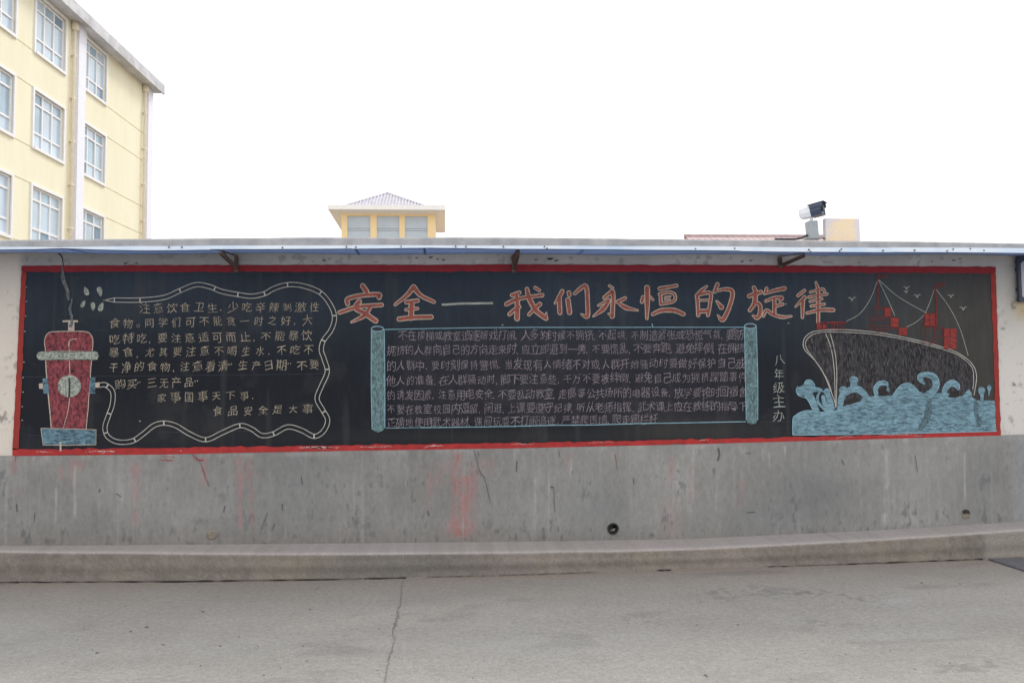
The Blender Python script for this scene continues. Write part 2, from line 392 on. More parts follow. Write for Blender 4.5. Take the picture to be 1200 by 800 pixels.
# camera height is fixed, so the front arris is where the photograph shows it
KXg = P[..., 0]; rows = np.arange(P.shape[1])[None]*np.ones_like(KXg)
pk, qk = project(P)
n1 = fbm(KXg*3+9, P[..., 2]*4+P[..., 1]*3+40, 41); n2 = fbm(KXg*16+9, P[..., 2]*16+40, 51); n3 = fbm(KXg*1.1, rows*0+2, 61)
c = np.zeros(P.shape)+np.array([.232, .206, .178]); n4 = fbm(KXg*45+9, P[..., 2]*45+70, 57, 2); c = c*(.80+.36*n1)[..., None]*(.66+.30*n2+.36*n4)[..., None]
c = mixc(c, (.145, .145, .14), np.clip(blob(pk, qk, 480, 660, 130, 60)*.6*n1*1.5, 0, 1))
c = mixc(c, (.27, .235, .17), np.clip(sstep(.55, .8, n1)*.4, 0, 1))
vs = fbm(KXg*14+3, P[..., 2]*2+40, 53); c = mixc(c, (.13, .12, .108), sstep(.55, .75, vs)*.22)
c = mixc(c, (.30, .28, .24), sstep(1152, 1158, pk)*.7)
c = mixc(c, (.33, .26, .24), np.clip(blob(pk, qk, 620, 655, 60, 20)*.5*n2+blob(pk, qk, 850, 655, 40, 20)*.5*n1, 0, .6))
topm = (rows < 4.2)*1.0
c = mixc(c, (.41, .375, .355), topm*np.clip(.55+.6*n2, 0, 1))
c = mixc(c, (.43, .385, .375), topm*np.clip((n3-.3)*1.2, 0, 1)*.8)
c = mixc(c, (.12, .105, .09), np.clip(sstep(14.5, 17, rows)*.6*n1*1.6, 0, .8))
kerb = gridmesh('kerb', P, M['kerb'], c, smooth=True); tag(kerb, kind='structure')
# the open joint between kerb and paving, deeper in places
gj = MB()
segs = [([(-5,682.5),(60,682.6),(130,683),(200,682),(280,681),(360,679.5),(430,678),(476,677)], 1.3), ([(500,677.4),(560,675.8),(640,672.8),(700,671)], .5), ([(770,667.6),(778,667.4),(786,667)], 1.5),
        ([(900,664.3),(950,663.0),(1010,661.2),(1060,660),(1120,657.8),(1152,656)], 1.0)]
V = []; Fc = []
for pts, wd in segs:
    pts = [(x, np.interp(x, [0,200,400,600,800,1000,1150,1200],[681,680,677.5,672.5,666,659.5,654,652])+.6) for x in np.linspace(pts[0][0], pts[-1][0], 40)]
    a, b = rib2(pts, [wd*(0.25+.95*random.random()) for _ in pts], sub=1, jit=.12); k = len(V); n = len(a)
    V += [G(x, y, .007) for x, y in list(a)+list(b)]; Fc += [(k+i, k+i+1, k+n+i+1, k+n+i) for i in range(n-1)]
mesh('joint_gap', V, Fc, M['crack'], ground)
# hairline breaks down the kerb face
def kerbline(xt, xb, wd, mat=M['crack']):
    V = []; Fc = []; n = 9; x = xt
    for i in range(n):
        t = i/(n-1); x = xt+(xb-xt)*t+random.uniform(-.006, .006); yf = float(np.interp(x, KX, KY))-.006
        z = (float(np.interp(x, E_foot[0], E_foot[1]))-.03)*(1-t)+.004
        V += [(x-wd/2, yf, z), (x+wd/2, yf, z)]
        if i: k = 2*i; Fc.append((k-2, k-1, k+1, k))
    mesh('hairline_crack', V, Fc, mat, kerb)
def kxof(px): return G(px, 668).x
for px, wd in ((741, .004), (781, .004), (1155, .007), (550, .003)): kerbline(kxof(px), kxof(px)-.02, wd, M['gcrack'])

# ------------------------------------------------------------------ boundary wall
wall = empty('boundary_wall', (0, 0, 0))
tag(wall, 'long boundary wall with grey cement dado, cream plaster ends and concrete coping', 'wall')
xs = np.concatenate([[-40, -12], axis(-5.5, 6.3, .0115), [12, 40]])
def wallgrid(E0, E1, y, nz, step=None):
    z0 = ez(E0, xs); z1 = ez(E1, xs); t = np.linspace(0, 1, nz)
    X = xs[:, None]*np.ones(nz)[None]; Z = z0[:, None]*(1-t)+z1[:, None]*t
    return np.stack([X, np.full_like(X, y), Z], -1)
# dado ---------------------------------------------------------------
E_foot_low = (E_foot[0], E_foot[1]-.02)
Pd = wallgrid(E_foot_low, E_dado, -.014, 84)
X, Z = Pd[..., 0], Pd[..., 2]; px, py = project(Pd)
hp = W(718, 619); HR = .041
inn = np.hypot(X-hp.x, Z-hp.z)
Pd[..., 1] += .010*(fbm(X*1.1+30, Z*1.1+30, 81, 3)-.5)-.0
n1 = fbm(X*.9+20, Z*1.4+20, 91); n2 = fbm(X*7+20, Z*3+20, 101); n3 = fbm(X*30+20, Z*14+20, 111, 3); st = fbm(X*26+90, Z*.9+90, 121, 3)
c = np.zeros(Pd.shape)+np.array([.282, .277, .266])
c = c*(.72+.52*n1)[..., None]*(.86+.28*n2)[..., None]*(.93+.14*st)[..., None]*(.90+.20*n3)[..., None]
c = mixc(c, (.20, .175, .15), np.clip(sstep(609, 638, py)*.55*(n1+.4)*(.5+n2), 0, .8))      # splashed soil at the foot
c = mixc(c, (.13, .13, .128), np.clip(sstep(585, 628, py)*sstep(.55, .68, n3*.75+n2*.25)*.5, 0, .8))
c = mixc(c, (.12, .122, .125), sstep(.63, .74, n3*.6+n2*.4)*.55)
c = mixc(c, (.40, .40, .40), sstep(.66, .80, st)*.45*sstep(545, 620, py)*0+sstep(.66, .80, st)*.18)
c = mixc(c, (.160, .168, .174), np.clip(blob(px, py, 330, 560, 70, 60)*.35+blob(px, py, 700, 590, 60, 50)*.35+blob(px, py, 960, 560, 40, 45)*.5+blob(px, py, 900, 600, 60, 40)*.3+blob(px, py, 1150, 560, 25, 60)*.3, 0, .7)*(.6+n2*.7))
c = mixc(c, (.34, .335, .325), np.clip(blob(px, py, 130, 560, 40, 30)*.4+blob(px, py, 1010, 545, 80, 18)*.5+blob(px, py, 200, 590, 50, 40)*.25+blob(px, py, 1090, 560, 35, 25)*.3, 0, .6))
c = mixc(c, (.33, .35, .37), sstep(1183, 1192, px)*.35)
def run(cx, y0, y1, wd, col, k, seed, wob=2.0):
    """a paint or water run down the wall"""
    global c
    off = (fbm(Z*3+seed, Z*0+seed, seed, 2)-.5)*wob*2
    prof = np.exp(-((px-cx-off)/wd)**2)*sstep(y0-2, y0+3, py)*(1-sstep(y1-14, y1+2, py))
    c = mixc(c, col, np.clip(k*.98*prof*sstep(.28, .62, st2*.45+br*.55)*(.3+.9*st), 0, .85))
RED = (.43, .155, .145); PNK = (.38, .215, .21); WHT = (.45, .45, .44)
st2 = fbm(X*42+9, Z*1.6+9, 131, 2); br = fbm(X*12+3, Z*9+3, 141, 3)
for a in [(534,528,632,4.5,RED,1.0,5),(545,556,636,9,RED,.55,6),(540,610,632,14,RED,.65,12),(504,540,604,4,PNK,.8,7),(518,540,575,12,PNK,.5,8),(556,540,590,5,PNK,.6,9),(570,535,560,9,PNK,.6,10),
          (281,536,625,2.8,PNK,1.0,15),(296,570,628,2.6,RED,.8,16),(290,536,570,13,PNK,.7,17),(158,545,620,5,PNK,.55,18),(161,540,575,5,PNK,.5,19),(86,535,575,4,PNK,.6,20),(92,540,555,6,RED,.5,21),(72,545,570,3,RED,.4,22),
          (20,575,592,4,PNK,.6,23),(17,536,560,3,RED,.5,25),(240,532,572,2.5,RED,.7,24),(787,535,580,4,PNK,.6,26),(785,580,630,10,PNK,.35,27),(723,530,552,2,RED,.5,28),(812,540,600,5,PNK,.4,29),(868,560,600,5,PNK,.35,30),(670,530,560,8,PNK,.35,31),
          (65,555,618,1.2,WHT,1.1,40,1),(88,545,612,1.3,WHT,.9,41,1),(116,570,612,1.0,WHT,1,42,1),(643,530,630,1.1,WHT,1.1,43,1),(416,540,610,1.4,WHT,.6,44),(626,560,625,1.5,WHT,.5,45),(668,535,570,1.4,WHT,.7,46),
          (812,525,610,1.2,WHT,.8,47),(840,540,600,1.2,WHT,.8,48),(894,525,572,1.0,WHT,1.1,49,1),(901,530,560,1.0,WHT,1.1,50,1),(920,523,540,1.0,WHT,1.1,51,1),(1038,525,620,2.6,WHT,.75,52),(1037,600,618,4,WHT,.6,53),(1131,530,592,1.2,WHT,.9,54,1),(1121,525,560,1.2,WHT,.6,55),
          (1004,530,545,1.2,WHT,.6,56),(130,535,600,5,WHT,.3,57),(142,535,600,2,WHT,.45,58),(172,545,600,1.5,WHT,.4,59)]:
    run(*a)
c = mixc(c, (.42, .40, .38), np.clip(blob(px, py-np.interp(px,[0,400,800,1200],[534,528,520,509]), px, 3, 1, 3)*.35*sstep(.5,.62,n2), 0, 1))
# leave the drain hole open
n_, m_ = Pd.shape[:2]
dd = inn; i = np.arange(n_-1)[:, None]*m_+np.arange(m_-1)[None]
Fa = np.stack([i, i+1, i+m_+1, i+m_], -1).reshape(-1, 4); dv = dd.reshape(-1)
Fa = Fa[~(dv[Fa] < HR).any(1)]
dado = mesh('cement_dado', Pd.reshape(-1, 3), Fa, M['dado'], wall, smooth=True); set_wear_and_sheen(dado.data, c)
dado['label'] = 'grey cement render below the board with red drips, cracks and a drain hole'
# drain hole: a pipe end set in the wall
rg = MB(); n = 28; V = []
prof = [(.047, -.012), (.0525, -.018), (.046, -.021), (.0405, -.017), (.040, .16), (.0, .161)]
for r, y in prof:
    for k in range(n):
        a = 2*math.pi*k/n; V.append((hp.x+r*(1.0+.04*math.sin(3*a))*math.cos(a), y, hp.z+r*math.sin(a)))
Fc = [(j*n+k, j*n+(k+1) % n, (j+1)*n+(k+1) % n, (j+1)*n+k) for j in range(len(prof)-1) for k in range(n)]
mesh('drain_pipe', V, Fc, plain('drain_pipe_inside', (.035, .033, .032), .9, bump=.3), wall, smooth=True)
mb = MB(); q = (hp.x+.008, -.005, hp.z-.012)
mb.tube([(q[0]-.028, .02, q[2]-.010), (q[0], -.004, q[2]), (q[0]+.016, .01, q[2]+.012)], [.010, .014, .006], 7); mb.build('rubble_in_drain', M['mortar'], wall)
# plugged holes
def plug(px_, py_, r, name, mat, depth):
    p = W(px_, py_); V = [(p.x, -.014-depth, p.z)]; n = 16
    for ring, (rr, y) in enumerate(((.55, -.014-depth), (.9, -.016-depth*.5), (1.05, -.006))):
        for k in range(n):
            a = 2*math.pi*k/n; q = r*rr*(1+.10*math.sin(2*a+1)+.06*math.sin(5*a)); V.append((p.x+q*math.cos(a), y, p.z+q*math.sin(a)))
    Fc = [(0, 1+k, 1+(k+1) % n) for k in range(n)]+[(1+j*n+k, 1+(j+1)*n+k, 1+(j+1)*n+(k+1) % n, 1+j*n+(k+1) % n) for j in range(2) for k in range(n)]
    mesh(name, V, Fc, mat, wall, smooth=True)
plug(249, 626, .048, 'plugged_hole', M['mortar'], .006)
plug(1131, 603, .040, 'plugged_hole', M['mortar'], .004)
p = Ink(); p.poly([(1128,598),(1132,596.5),(1136,598),(1137,602),(1133,601),(1129,602)], .024); p.build('chipped_hole_edge', M['crack'], wall)

# cracks and scuffs on the dado
ck = Ink()
for pts, wd in [([(555,527),(559,540),(563,553),(568,560),(571,573),(575,590)], [.9,.8,1.0,.9,.9,.5]), ([(560,528),(561,535)], .8), ([(606,540),(605,553)], 1.3), ([(655,527),(656,536)], .8), ([(721,532),(724,550)], .7),
                ([(842,525),(843,532),(841,540)], 2.2), ([(987,538),(989,545)], 1.1), ([(1073,533),(1075,553)], .9), ([(226,532),(232,538),(238,550),(241,560),(245,570)], .7), ([(353,558),(354,568)], 1.2),
                ([(41,600),(40,612)], 1.0), ([(117,573),(116,577)], 1.5), ([(136,578),(142,582)], 1.1), ([(649,573),(650,597)], .8), ([(645,570),(649,571)], 2), ([(742,560),(743,567)], 1.2), ([(501,598),(503,604)], 1.6),
                ([(313,600),(309,612),(306,620)], .9), ([(322,612),(318,622)], .9), ([(604,625),(605,632)], 1.0), ([(875,600),(885,600)], 1.2), ([(874,531),(880,530)], .9), ([(19,590),(20,600)], 1.6), ([(264,592),(262,600)], 1.3), ([(19+312,590),(331,598)], 1.4)]:
    ck.stroke(pts, (np.array(wd)*.72).tolist() if isinstance(wd, list) else wd*.72, .0215, sub=4 if len(pts) > 2 else 1, jit=.25)
ck.parts('crack', M['scuff_dark'], wall)
rr = Ink()
for pts, wd in [([(187,538.5),(196,539),(204,538.4)], [.3,1.1,.3]), ([(224,531),(228,536),(232,538.5),(238,539)], [.4,.8,1.3,1.5]), ([(237,548),(241,560)], [.7,.2]), ([(18.5,534),(17.5,541)], [.9,.2]), ([(190,534.5),(205,535)], .4)]:
    rr.stroke(pts, wd, .0222, sub=4, jit=.3)
rr.parts('red_paint_spill', M['red_frame'], wall)

# upper plaster ---------------------------------------------------------
zc = 2.90
E_captop = E_cap
E_capbot = (E_cap[0], E_cap[1]-.105)
E_up0 = (E_dado[0], E_dado[1])
Pp = wallgrid(E_up0, (E_cap[0], E_cap[1]-.06), 0.0, 120)
X, Z = Pp[..., 0], Pp[..., 2]; px, py = project(Pp)
n1 = fbm(X*1.2+20, Z*1.2+20, 191); n2 = fbm(X*7+20, Z*7+20, 201); n3 = fbm(X*26+20, Z*26+20, 211, 3); st = fbm(X*22+90, Z*1.2+90, 221, 3)
cream = np.zeros(Pp.shape)+np.array([.74, .67, .59]); cream = cream*(.9+.16*n1)[..., None]*(.97+.06*n2)[..., None]
cream = mixc(cream, (.62, .62, .62), sstep(1100, 1180, px)*.5)
cream = mixc(cream, (.40, .39, .33), np.clip(blob(px, py, 1190, 330, 30, 55)*.75*(.5+n2*.8), 0, .8))
cream = mixc(cream, (.55, .42, .24), np.clip(blob(px, py, 1197, 362, 8, 12)*.9, 0, 1))
cream = mixc(cream, (.24, .22, .20), np.clip(blob(px, py, 6, 490, 9, 9)*sstep(.45, .6, n3)*1.2+blob(px, py, 14, 430, 6, 14)*sstep(.5, .66, n3), 0, .8))
cream = mixc(cream, (.16, .13, .11), np.clip(blob(px, py, 1188, 358, 2.6, 4)*1.6*sstep(.3,.5,n3)+blob(px, py, 1175, 385, 2.4, 1.4)*1.6+blob(px, py, 1184, 450, 12, 2)*sstep(.5,.6,n3)*1.3+blob(px, py, 1181, 497, 9, 10)*sstep(.58,.68,n3)*.7, 0, .9))
cream = mixc(cream, (.30, .29, .27), sstep(.66, .78, n3*.7+n2*.3)*.5)
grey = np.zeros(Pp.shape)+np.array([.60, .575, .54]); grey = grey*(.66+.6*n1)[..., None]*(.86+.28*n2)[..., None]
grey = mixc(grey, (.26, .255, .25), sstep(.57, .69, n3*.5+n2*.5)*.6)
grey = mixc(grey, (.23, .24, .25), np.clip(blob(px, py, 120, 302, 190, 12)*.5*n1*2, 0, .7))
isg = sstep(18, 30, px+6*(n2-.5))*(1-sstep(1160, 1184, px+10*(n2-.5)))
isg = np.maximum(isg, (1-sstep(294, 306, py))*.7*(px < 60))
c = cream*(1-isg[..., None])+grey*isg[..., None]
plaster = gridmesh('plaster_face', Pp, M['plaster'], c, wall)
# solid body behind the faces, and the coping
mb = MB()
for a, b in zip(xs[:-1:40], list(xs[40::40])+[xs[-1]]): pass
mb.box((-40, .16, -.3), (40, .24, 2.84)); mb.box((-40, .004, 2.72), (40, .17, 2.84)); mb.build('wall_core', M['cap'], wall)
cx = np.concatenate([[-40, -12], axis(-5.5, 6.3, .04), [12, 40]]); zt_ = ez(E_cap, cx)
jz = .010*(fbm(cx*3+7, cx*0+1, 301)-.5); jy = .012*(fbm(cx*5+7, cx*0+4, 311)-.5)
V = []
for x, z, a, b in zip(cx, zt_, jz, jy):
    V += [(x, .0, z-.115), (x, -.05+b, z-.108), (x, -.052+b, z-.012+a), (x, -.04+b, z+a*.5), (x, .27, z+.012+a), (x, .285, z-.10), (x, .24, z-.11)]
k = 7; Fc = [(i*k+j, (i+1)*k+j, (i+1)*k+(j+1) % k, i*k+(j+1) % k) for i in range(len(cx)-1) for j in range(k)]
mesh('coping', V, Fc, M['cap'], wall)
# crack at the top left running behind the board
ck = Ink()
ck.stroke([(66,295),(70,298),(73,303),(74,311)], [1.2,1.6,1.2,.8], .004, sub=4, jit=.3)
for cx_, cy_, r in [(505,301,1.6),(513,303,1.1),(520,304,1.3),(645,303,2.6),(652,305,1.6),(628,304,1.2),(380,305,1.4),(386,303,1.0),(870,306,1.5),(880,305,1.2),(1118,305,1.4),(1125,303,1.1),(1092,306,.9),(147,308,1.6),(160,308,1.2),(367,306,.7),(488,302,1)]:
    ck.stroke([(cx_-r*1.6, cy_+random.uniform(-.6, .6)), (cx_, cy_+.5), (cx_+r*1.4, cy_-.6)], [r*.5, r, r*.3], .003, sub=3, jit=.25)
ck.parts('crack', M['crack'], wall)

# ------------------------------------------------------------------ awning
awn = empty('awning', (0, 0, 2.7)); tag(awn, 'narrow translucent pale blue sheet awning on iron brackets above the blackboard', 'awning')
AW = .56
def aedge(pts): P = Wn([p[0] for p in pts], [p[1] for p in pts], AW); return P[:, 0], P[:, 2]
A_bot = aedge([(-40,293),(0,292.6),(40,292.2),(75,291.2),(110,292.5),(160,293.4),(200,293),(240,292.2),(300,292.4),(360,292),(440,291.4),(500,290.4),(560,290.8),(603,291.4),(660,291.5),(720,292),(780,293),(850,294),(925,295),(1000,295.5),(1080,295.7),(1200,296.6),(1300,298)])
A_top = aedge([(-40,289.5),(0,289.2),(40,289.2),(75,290.2),(110,289.4),(160,288.6),(200,288.5),(240,288),(300,288),(360,287.6),(440,287.4),(500,287.6),(560,287.6),(603,287.8),(660,288),(720,288.2),(780,288.3),(850,288.8),(925,289.8),(1000,290.2),(1080,290.3),(1200,291),(1300,292)])
seams = [-12, -9, -6.6] + [W(x, 292, AW).x for x in (76, 246, 415, 498, 690, 868, 1046)] + [6.2, 8.5, 12]
screws = MB()
for s, (a, b) in enumerate(zip(seams[:-1], seams[1:])):
    n = max(4, int((b-a)/.06)); V = []; d = .004*(s % 2); e0 = random.uniform(-.003, .003); e1 = random.uniform(-.004, .004)
    a2 = a-.02
    for i in range(n+1):
        x = a2+(b-a2)*i/n; zb = float(np.interp(x, *A_bot))+e0*(1-i/n)+e1*i/n; zt2 = float(np.interp(x, *A_top))+e0*(1-i/n); y = -AW-d+.004*math.sin(x*5)
        zw = 2.742+.006*math.sin(x*3)
        V += [(x, y+.020, zb-.004), (x, y-.001, zb), (x, y, zt2), (x, -.004, zw+.02), (x, -.004, zw+.017), (x, y+.004, zt2-.004), (x, y+.0035, zb+.003), (x, y+.020, zb-.001)]
    k = 8; Fc = [(i*k+j, (i+1)*k+j, (i+1)*k+(j+1) % k, i*k+(j+1) % k) for i in range(n) for j in range(k)]+[tuple(range(k)), tuple(n*k+j for j in reversed(range(k)))]
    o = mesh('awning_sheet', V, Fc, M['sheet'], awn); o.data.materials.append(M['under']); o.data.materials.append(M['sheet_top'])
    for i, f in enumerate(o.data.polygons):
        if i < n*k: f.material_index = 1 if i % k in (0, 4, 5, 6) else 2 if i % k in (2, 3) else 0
for x, y in [(198,289.5),(213,289.5),(331,290),(406,289),(417,289.5),(470,289),(534,288.6),(546,288.8),(590,289),(638,289),(641,291),(815,291.5),(861,291),(948,292.5),(950,295),(984,294),(986,292),(1035,293.5),(1072,293),(1110,294),(1117,292),(1153,293.5),(1137,291.5)]:
    p = W(x, y, AW+.008); screws.tube([p+Vector((0, .014, 0)), p-Vector((0, .004, 0))], .007, 6)
o = screws.build('screws', M['rust'], awn); o['kind'] = 'stuff'
def bracket(lx, ly, ux, uy):
    lo = W(lx, ly, .012); up = W(ux, uy, AW-.05); up.z = float(np.interp(up.x, *A_bot))-.02; up.x = (lo.x+up.x)/2*0+lo.x+.25*(up.x-lo.x)
    b = MB(); b.box((lo.x-.016, -.030, lo.z-.02), (lo.x+.016, -.001, 2.735))
    b.bar(lo+Vector((0, -.01, .01)), up, .035, .006, (0, .2, 1)); b.bar(lo+Vector((.0155, -.01, .01)), up+Vector((.0155, 0, 0)), .005, .035, (0, .2, 1))
    b.bar((lo.x, -.02, 2.742), (lo.x, -AW+.04, up.z+.016), .03, .005)
    b.build('bracket', M['rust'], awn)
for a in [(277,316,252,296),(602,317,606,297),(914,312,945,297)]: bracket(*a)
for x in (-9, -6.6, 7.3, 10):   # further along, outside the picture
    b = MB(); b.box((x-.016, -.03, 2.6), (x+.016, -.001, 2.735)); b.bar((x, -.01, 2.61), (x, -AW+.04, 2.68), .035, .006, (0, .2, 1)); b.build('bracket', M['rust'], awn)

# ------------------------------------------------------------------ blackboard
board = empty('blackboard', (0, 0, 0))
tag(board, 'long blackboard painted on the wall with red border, covered in chalk writing and drawings', 'blackboard')
bo = [(25,311),(1167,312.5),(1172.5,510.5),(15,534)]
bt = lambda x: np.interp(x, [25,300,600,900,1167], [311.3,310.5,309.8,310.8,312.6])
bb = lambda x: np.interp(x, [15,200,400,600,800,1000,1172], [534,532,528.5,525,520.5,515.5,510.5])
NB = 560; NV = 110
u = np.linspace(0, 1, NB); v = np.linspace(0, 1, NV)
U, Vv = np.meshgrid(u, v, indexing='ij')
XT = 27+U*(1165-27); XB = 18+U*(1170-18); XX = XT*(1-Vv)+XB*Vv
YY = (bt(XX)+2)*(1-Vv)+(bb(XX)-2)*Vv
Pb = Wn(XX, YY, .006)
X, Z = Pb[..., 0], Pb[..., 2]; px, py = XX, YY
n1 = fbm(X*.8+20, Z*1.1+20, 401); n2 = fbm(X*4+20, Z*4+20, 411); n3 = fbm(X*20+20, Z*20+20, 421, 3); st = fbm(X*16+90, Z*.8+90, 431, 3)
c = np.zeros(Pb.shape)+np.array(BOARD); c = c*(.8+.5*n1)[..., None]
c = mixc(c, (.060, .086, .122), np.clip((1-sstep(325, 440, py))*.42*(.5+.9*n1), 0, 1))  # bluish reflected light painted into the board's upper part
c = mixc(c, (.09, .09, .095), np.clip(sstep(.60, .80, st)*.16+sstep(.58, .72, n2)*.10*(.3+n3), 0, 1))          # chalk dust in streaks and patches
c = mixc(c, (.085, .080, .070), sstep(900, 1090, px)*(.55+.3*n1)*(.7+.6*st)*.62)
c = mixc(c, (.10, .085, .065), np.clip(blob(px, py, 1140, 380, 60, 70)*.42*(.4+n2), 0, .6))
c = mixc(c, (.062, .058, .052), np.clip(blob(px, py, 820, 505, 90, 14)*.6*(.5+n2)+blob(px, py, 560, 512, 200, 9)*.3, 0, .7))
c = mixc(c, (.055, .050, .058), np.clip(sstep(455,475,px)*(1-sstep(860,875,px))*sstep(386,392,py)*(1-sstep(492,500,py))*(.12+.35*n3), 0, .8))   # smudge behind the small writing
c = mixc(c, (.055, .052, .05), np.clip(blob(px, py, 230, 500, 130, 26)*.22*(.6+n1)+sstep(.6, .75, n2)*.10+sstep(.62, .8, st)*.12, 0, .8))
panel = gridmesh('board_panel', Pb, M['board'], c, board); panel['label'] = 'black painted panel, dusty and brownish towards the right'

def frame_strip(name, f_out, f_in, axis_pts, mat, vertical=False, jag=.35):
    V = []; n = len(axis_pts)
    for s in axis_pts:
        a = f_out(s); b = f_in(s)
        b = (b[0]+(random.gauss(0, jag) if vertical else 0), b[1]+(0 if vertical else random.gauss(0, jag)))
        a = (a[0]+(random.gauss(0, jag*.7) if vertical else 0), a[1]+(0 if vertical else random.gauss(0, jag*.7)))
        V += [W(*a, .001), W(*a, .011), W(*b, .011), W(*b, .004)]
    Fc = [(4*i+j, 4*i+4+j, 4*i+5+j, 4*i+1+j) for i in range(n-1) for j in range(3)]
    return mesh(name, V, Fc, mat, board)
sx = np.linspace(25, 1167, 160)
frame_strip('red_border', lambda x: (x, bt(x)), lambda x: (x, bt(x)+np.interp(x, [25,300,700,1167], [7.2,8.0,8.4,7.6])), sx, M['red_frame_top'])['label'] = 'red top border strip, darkened by painted-in shade'
sx = np.linspace(14.5, 1173, 170)
frame_strip('red_border', lambda x: (x, bb(x)), lambda x: (x, bb(x)-np.interp(x, [15,200,500,900,1172], [7.6,7.6,6.6,5.2,5.4])), sx, M['red_frame'], jag=.5)['label'] = 'bright red bottom border strip with white chips'
sv = np.linspace(0, 1, 40)
frame_strip('red_border', lambda t: (25*(1-t)+14.5*t, 319*(1-t)+526.6*t), lambda t: (31*(1-t)+22*t, 319*(1-t)+526.6*t), sv, M['red_frame_side'], True)
frame_strip('red_border', lambda t: (1167*(1-t)+1172.7*t, 320.4*(1-t)+505*t), lambda t: (1160.8*(1-t)+1167.4*t, 320.4*(1-t)+505*t), sv, M['red_frame_side'], True)
wh = Ink()
for a, b, k in [(42,62,.7),(100,135,1.2),(120,135,.8),(210,214,.6),(350,398,2.6),(355,396,1.5),(420,460,.8),(497,520,1.2),(440,452,.5),(600,625,.5),(690,720,.4),(820,830,.6),(980,1000,.5),(1030,1080,.5)]:
    y = float(bb((a+b)/2))-4; wh.stroke([(a, y+1+random.uniform(-1.5, 1)), ((a+b)/2, y-.5), (b, y+random.uniform(-1, .8))], [.4, 1.0*k, .3], .0125, sub=5, jit=.35)
for a, b in [(124, 136), (455, 480), (463, 476)]:
    y = float(bb(a))+.5; wh.stroke([(a, y), ((a+b)/2, y+1), (b, y)], [.3, 1.3, .3], .013 if a == 463 else .0128, sub=4, jit=.3)
wh.build('paint_chips', M['white_scuff'], board)['kind'] = 'stuff'

def inside(x, y, poly):
    c_ = False; j = len(poly)-1
    for i_ in range(len(poly)):
        xi, yi = poly[i_]; xj, yj = poly[j]
        if (yi > y) != (yj > y) and x < (xj-xi)*(y-yi)/(yj-yi)+xi: c_ = not c_
        j = i_
    return c_
def hatch(name, poly, n, ang, ln, wd, off, mat, parent, spread=.3):
    """single chalk strokes rubbed across a filled shape"""
    xs_ = [p[0] for p in poly]; ys_ = [p[1] for p in poly]; k = 0; tries = 0; I_ = Ink()
    while k < n and tries < n*12:
        tries += 1; x = random.uniform(min(xs_), max(xs_)); y = random.uniform(min(ys_), max(ys_)); a_ = ang+random.gauss(0, spread); l = ln*random.uniform(.4, 1.2)/2
        dx_, dy_ = math.cos(a_)*l, math.sin(a_)*l; b_ = random.uniform(-.15, .15)*l
        if not (inside(x-dx_, y-dy_, poly) and inside(x+dx_, y+dy_, poly) and inside(x, y, poly)): continue
        w_ = wd*random.uniform(.6, 1.4); I_.stroke([(x-dx_, y-dy_), (x-dy_/l*b_, y+dx_/l*b_), (x+dx_, y+dy_)], [w_*.3, w_, w_*.3], off+6e-6*k, sub=2, jit=.12); k += 1
    o_ = I_.build(name, mat, parent); o_['kind'] = 'stuff'; return o_

# hydrant drawing (traced on the board) ---------------------------------
hy = tag(bpy.data.objects.new('chalk_hydrant', None)); C.objects.link(hy); hy.parent = board; hy['label'] = 'red and blue fire hydrant drawn in chalk'
A = lambda x, y: (30+x/6.667, 300+y/6.667)
Bz = lambda x, y: (30+x/6.154, 400+y/6.154)
body = [A(155,745), A(149,660), A(165,612), A(205,592), A(340,587), A(470,590), A(510,615), A(526,660), A(520,745)]
body = [Bz(140,75)]+body+[Bz(485,75)]
i = Ink(); i.poly(body, .008); i.poly([Bz(145,132), Bz(475,132), Bz(462,300), Bz(436,632), Bz(185,632), Bz(160,300)], .008); i.build('red_body', M['ck_red2'], hy)
low = [Bz(147,136), Bz(473,136), Bz(460,300), Bz(434,628), Bz(188,628), Bz(162,300)]
hatch('chalk_hatching', body, 45, .9, 7, .6, .00806, M['ck_redstroke'], hy, 1.0); hatch('chalk_hatching', low, 110, .9, 8, .6, .00806, M['ck_redstroke'], hy, 1.0); hatch('chalk_hatching', low, 70, 1.0, 6, .7, .0087-.0002, M['ck_reddark'], hy, .9); hatch('chalk_hatching', body, 30, 1.0, 6, .7, .0085, M['ck_reddark'], hy, .9)
i = Ink(); i.stroke([Bz(140,75)]+body[1:-1]+[Bz(485,75)], 1.0, .0088, sub=3, jit=.1)
i.stroke([Bz(145,132), Bz(152,250), Bz(162,350), Bz(185,635)], 1.3, .0088, sub=3, jit=.15); i.stroke([Bz(475,132), Bz(465,280), Bz(450,480), Bz(436,632)], 1.0, .0088, sub=3, jit=.15)
i.stroke([Bz(316,0), Bz(312,60)], .8, .0094, sub=1); i.stroke([Bz(316,140), Bz(320,240)], .9, .0094, sub=1); i.stroke([Bz(318,410), Bz(305,500), Bz(280,600), Bz(270,632)], [1.2,.7,.6,.5], .0094, sub=4, jit=.2)
i.stroke([A(345,745), A(335,690), A(350,655), A(400,645)], .9, .0094, sub=4)
i.stroke([Bz(252,725), Bz(252,790)], 2.0, .0120, sub=1); i.build('outline', M['ck_cream'], hy)
i = Ink(); i.stroke([Bz(112,103), Bz(300,101), Bz(495,103)], 10.8, .0098, sub=3, taper=1); i.build('pale_band', M['ck_pale'], hy); i = Ink(); i.disc(*Bz(315,322), 13.7, 13.0, .0098); i.build('pale_disc', M['ck_pale'], hy)
i = Ink(); i.stroke([Bz(95,108), Bz(90,90), Bz(110,72), Bz(300,75), Bz(500,70), Bz(522,90), Bz(520,120), Bz(500,134), Bz(300,130), Bz(110,135), Bz(92,118)], .6, .0106, sub=3)
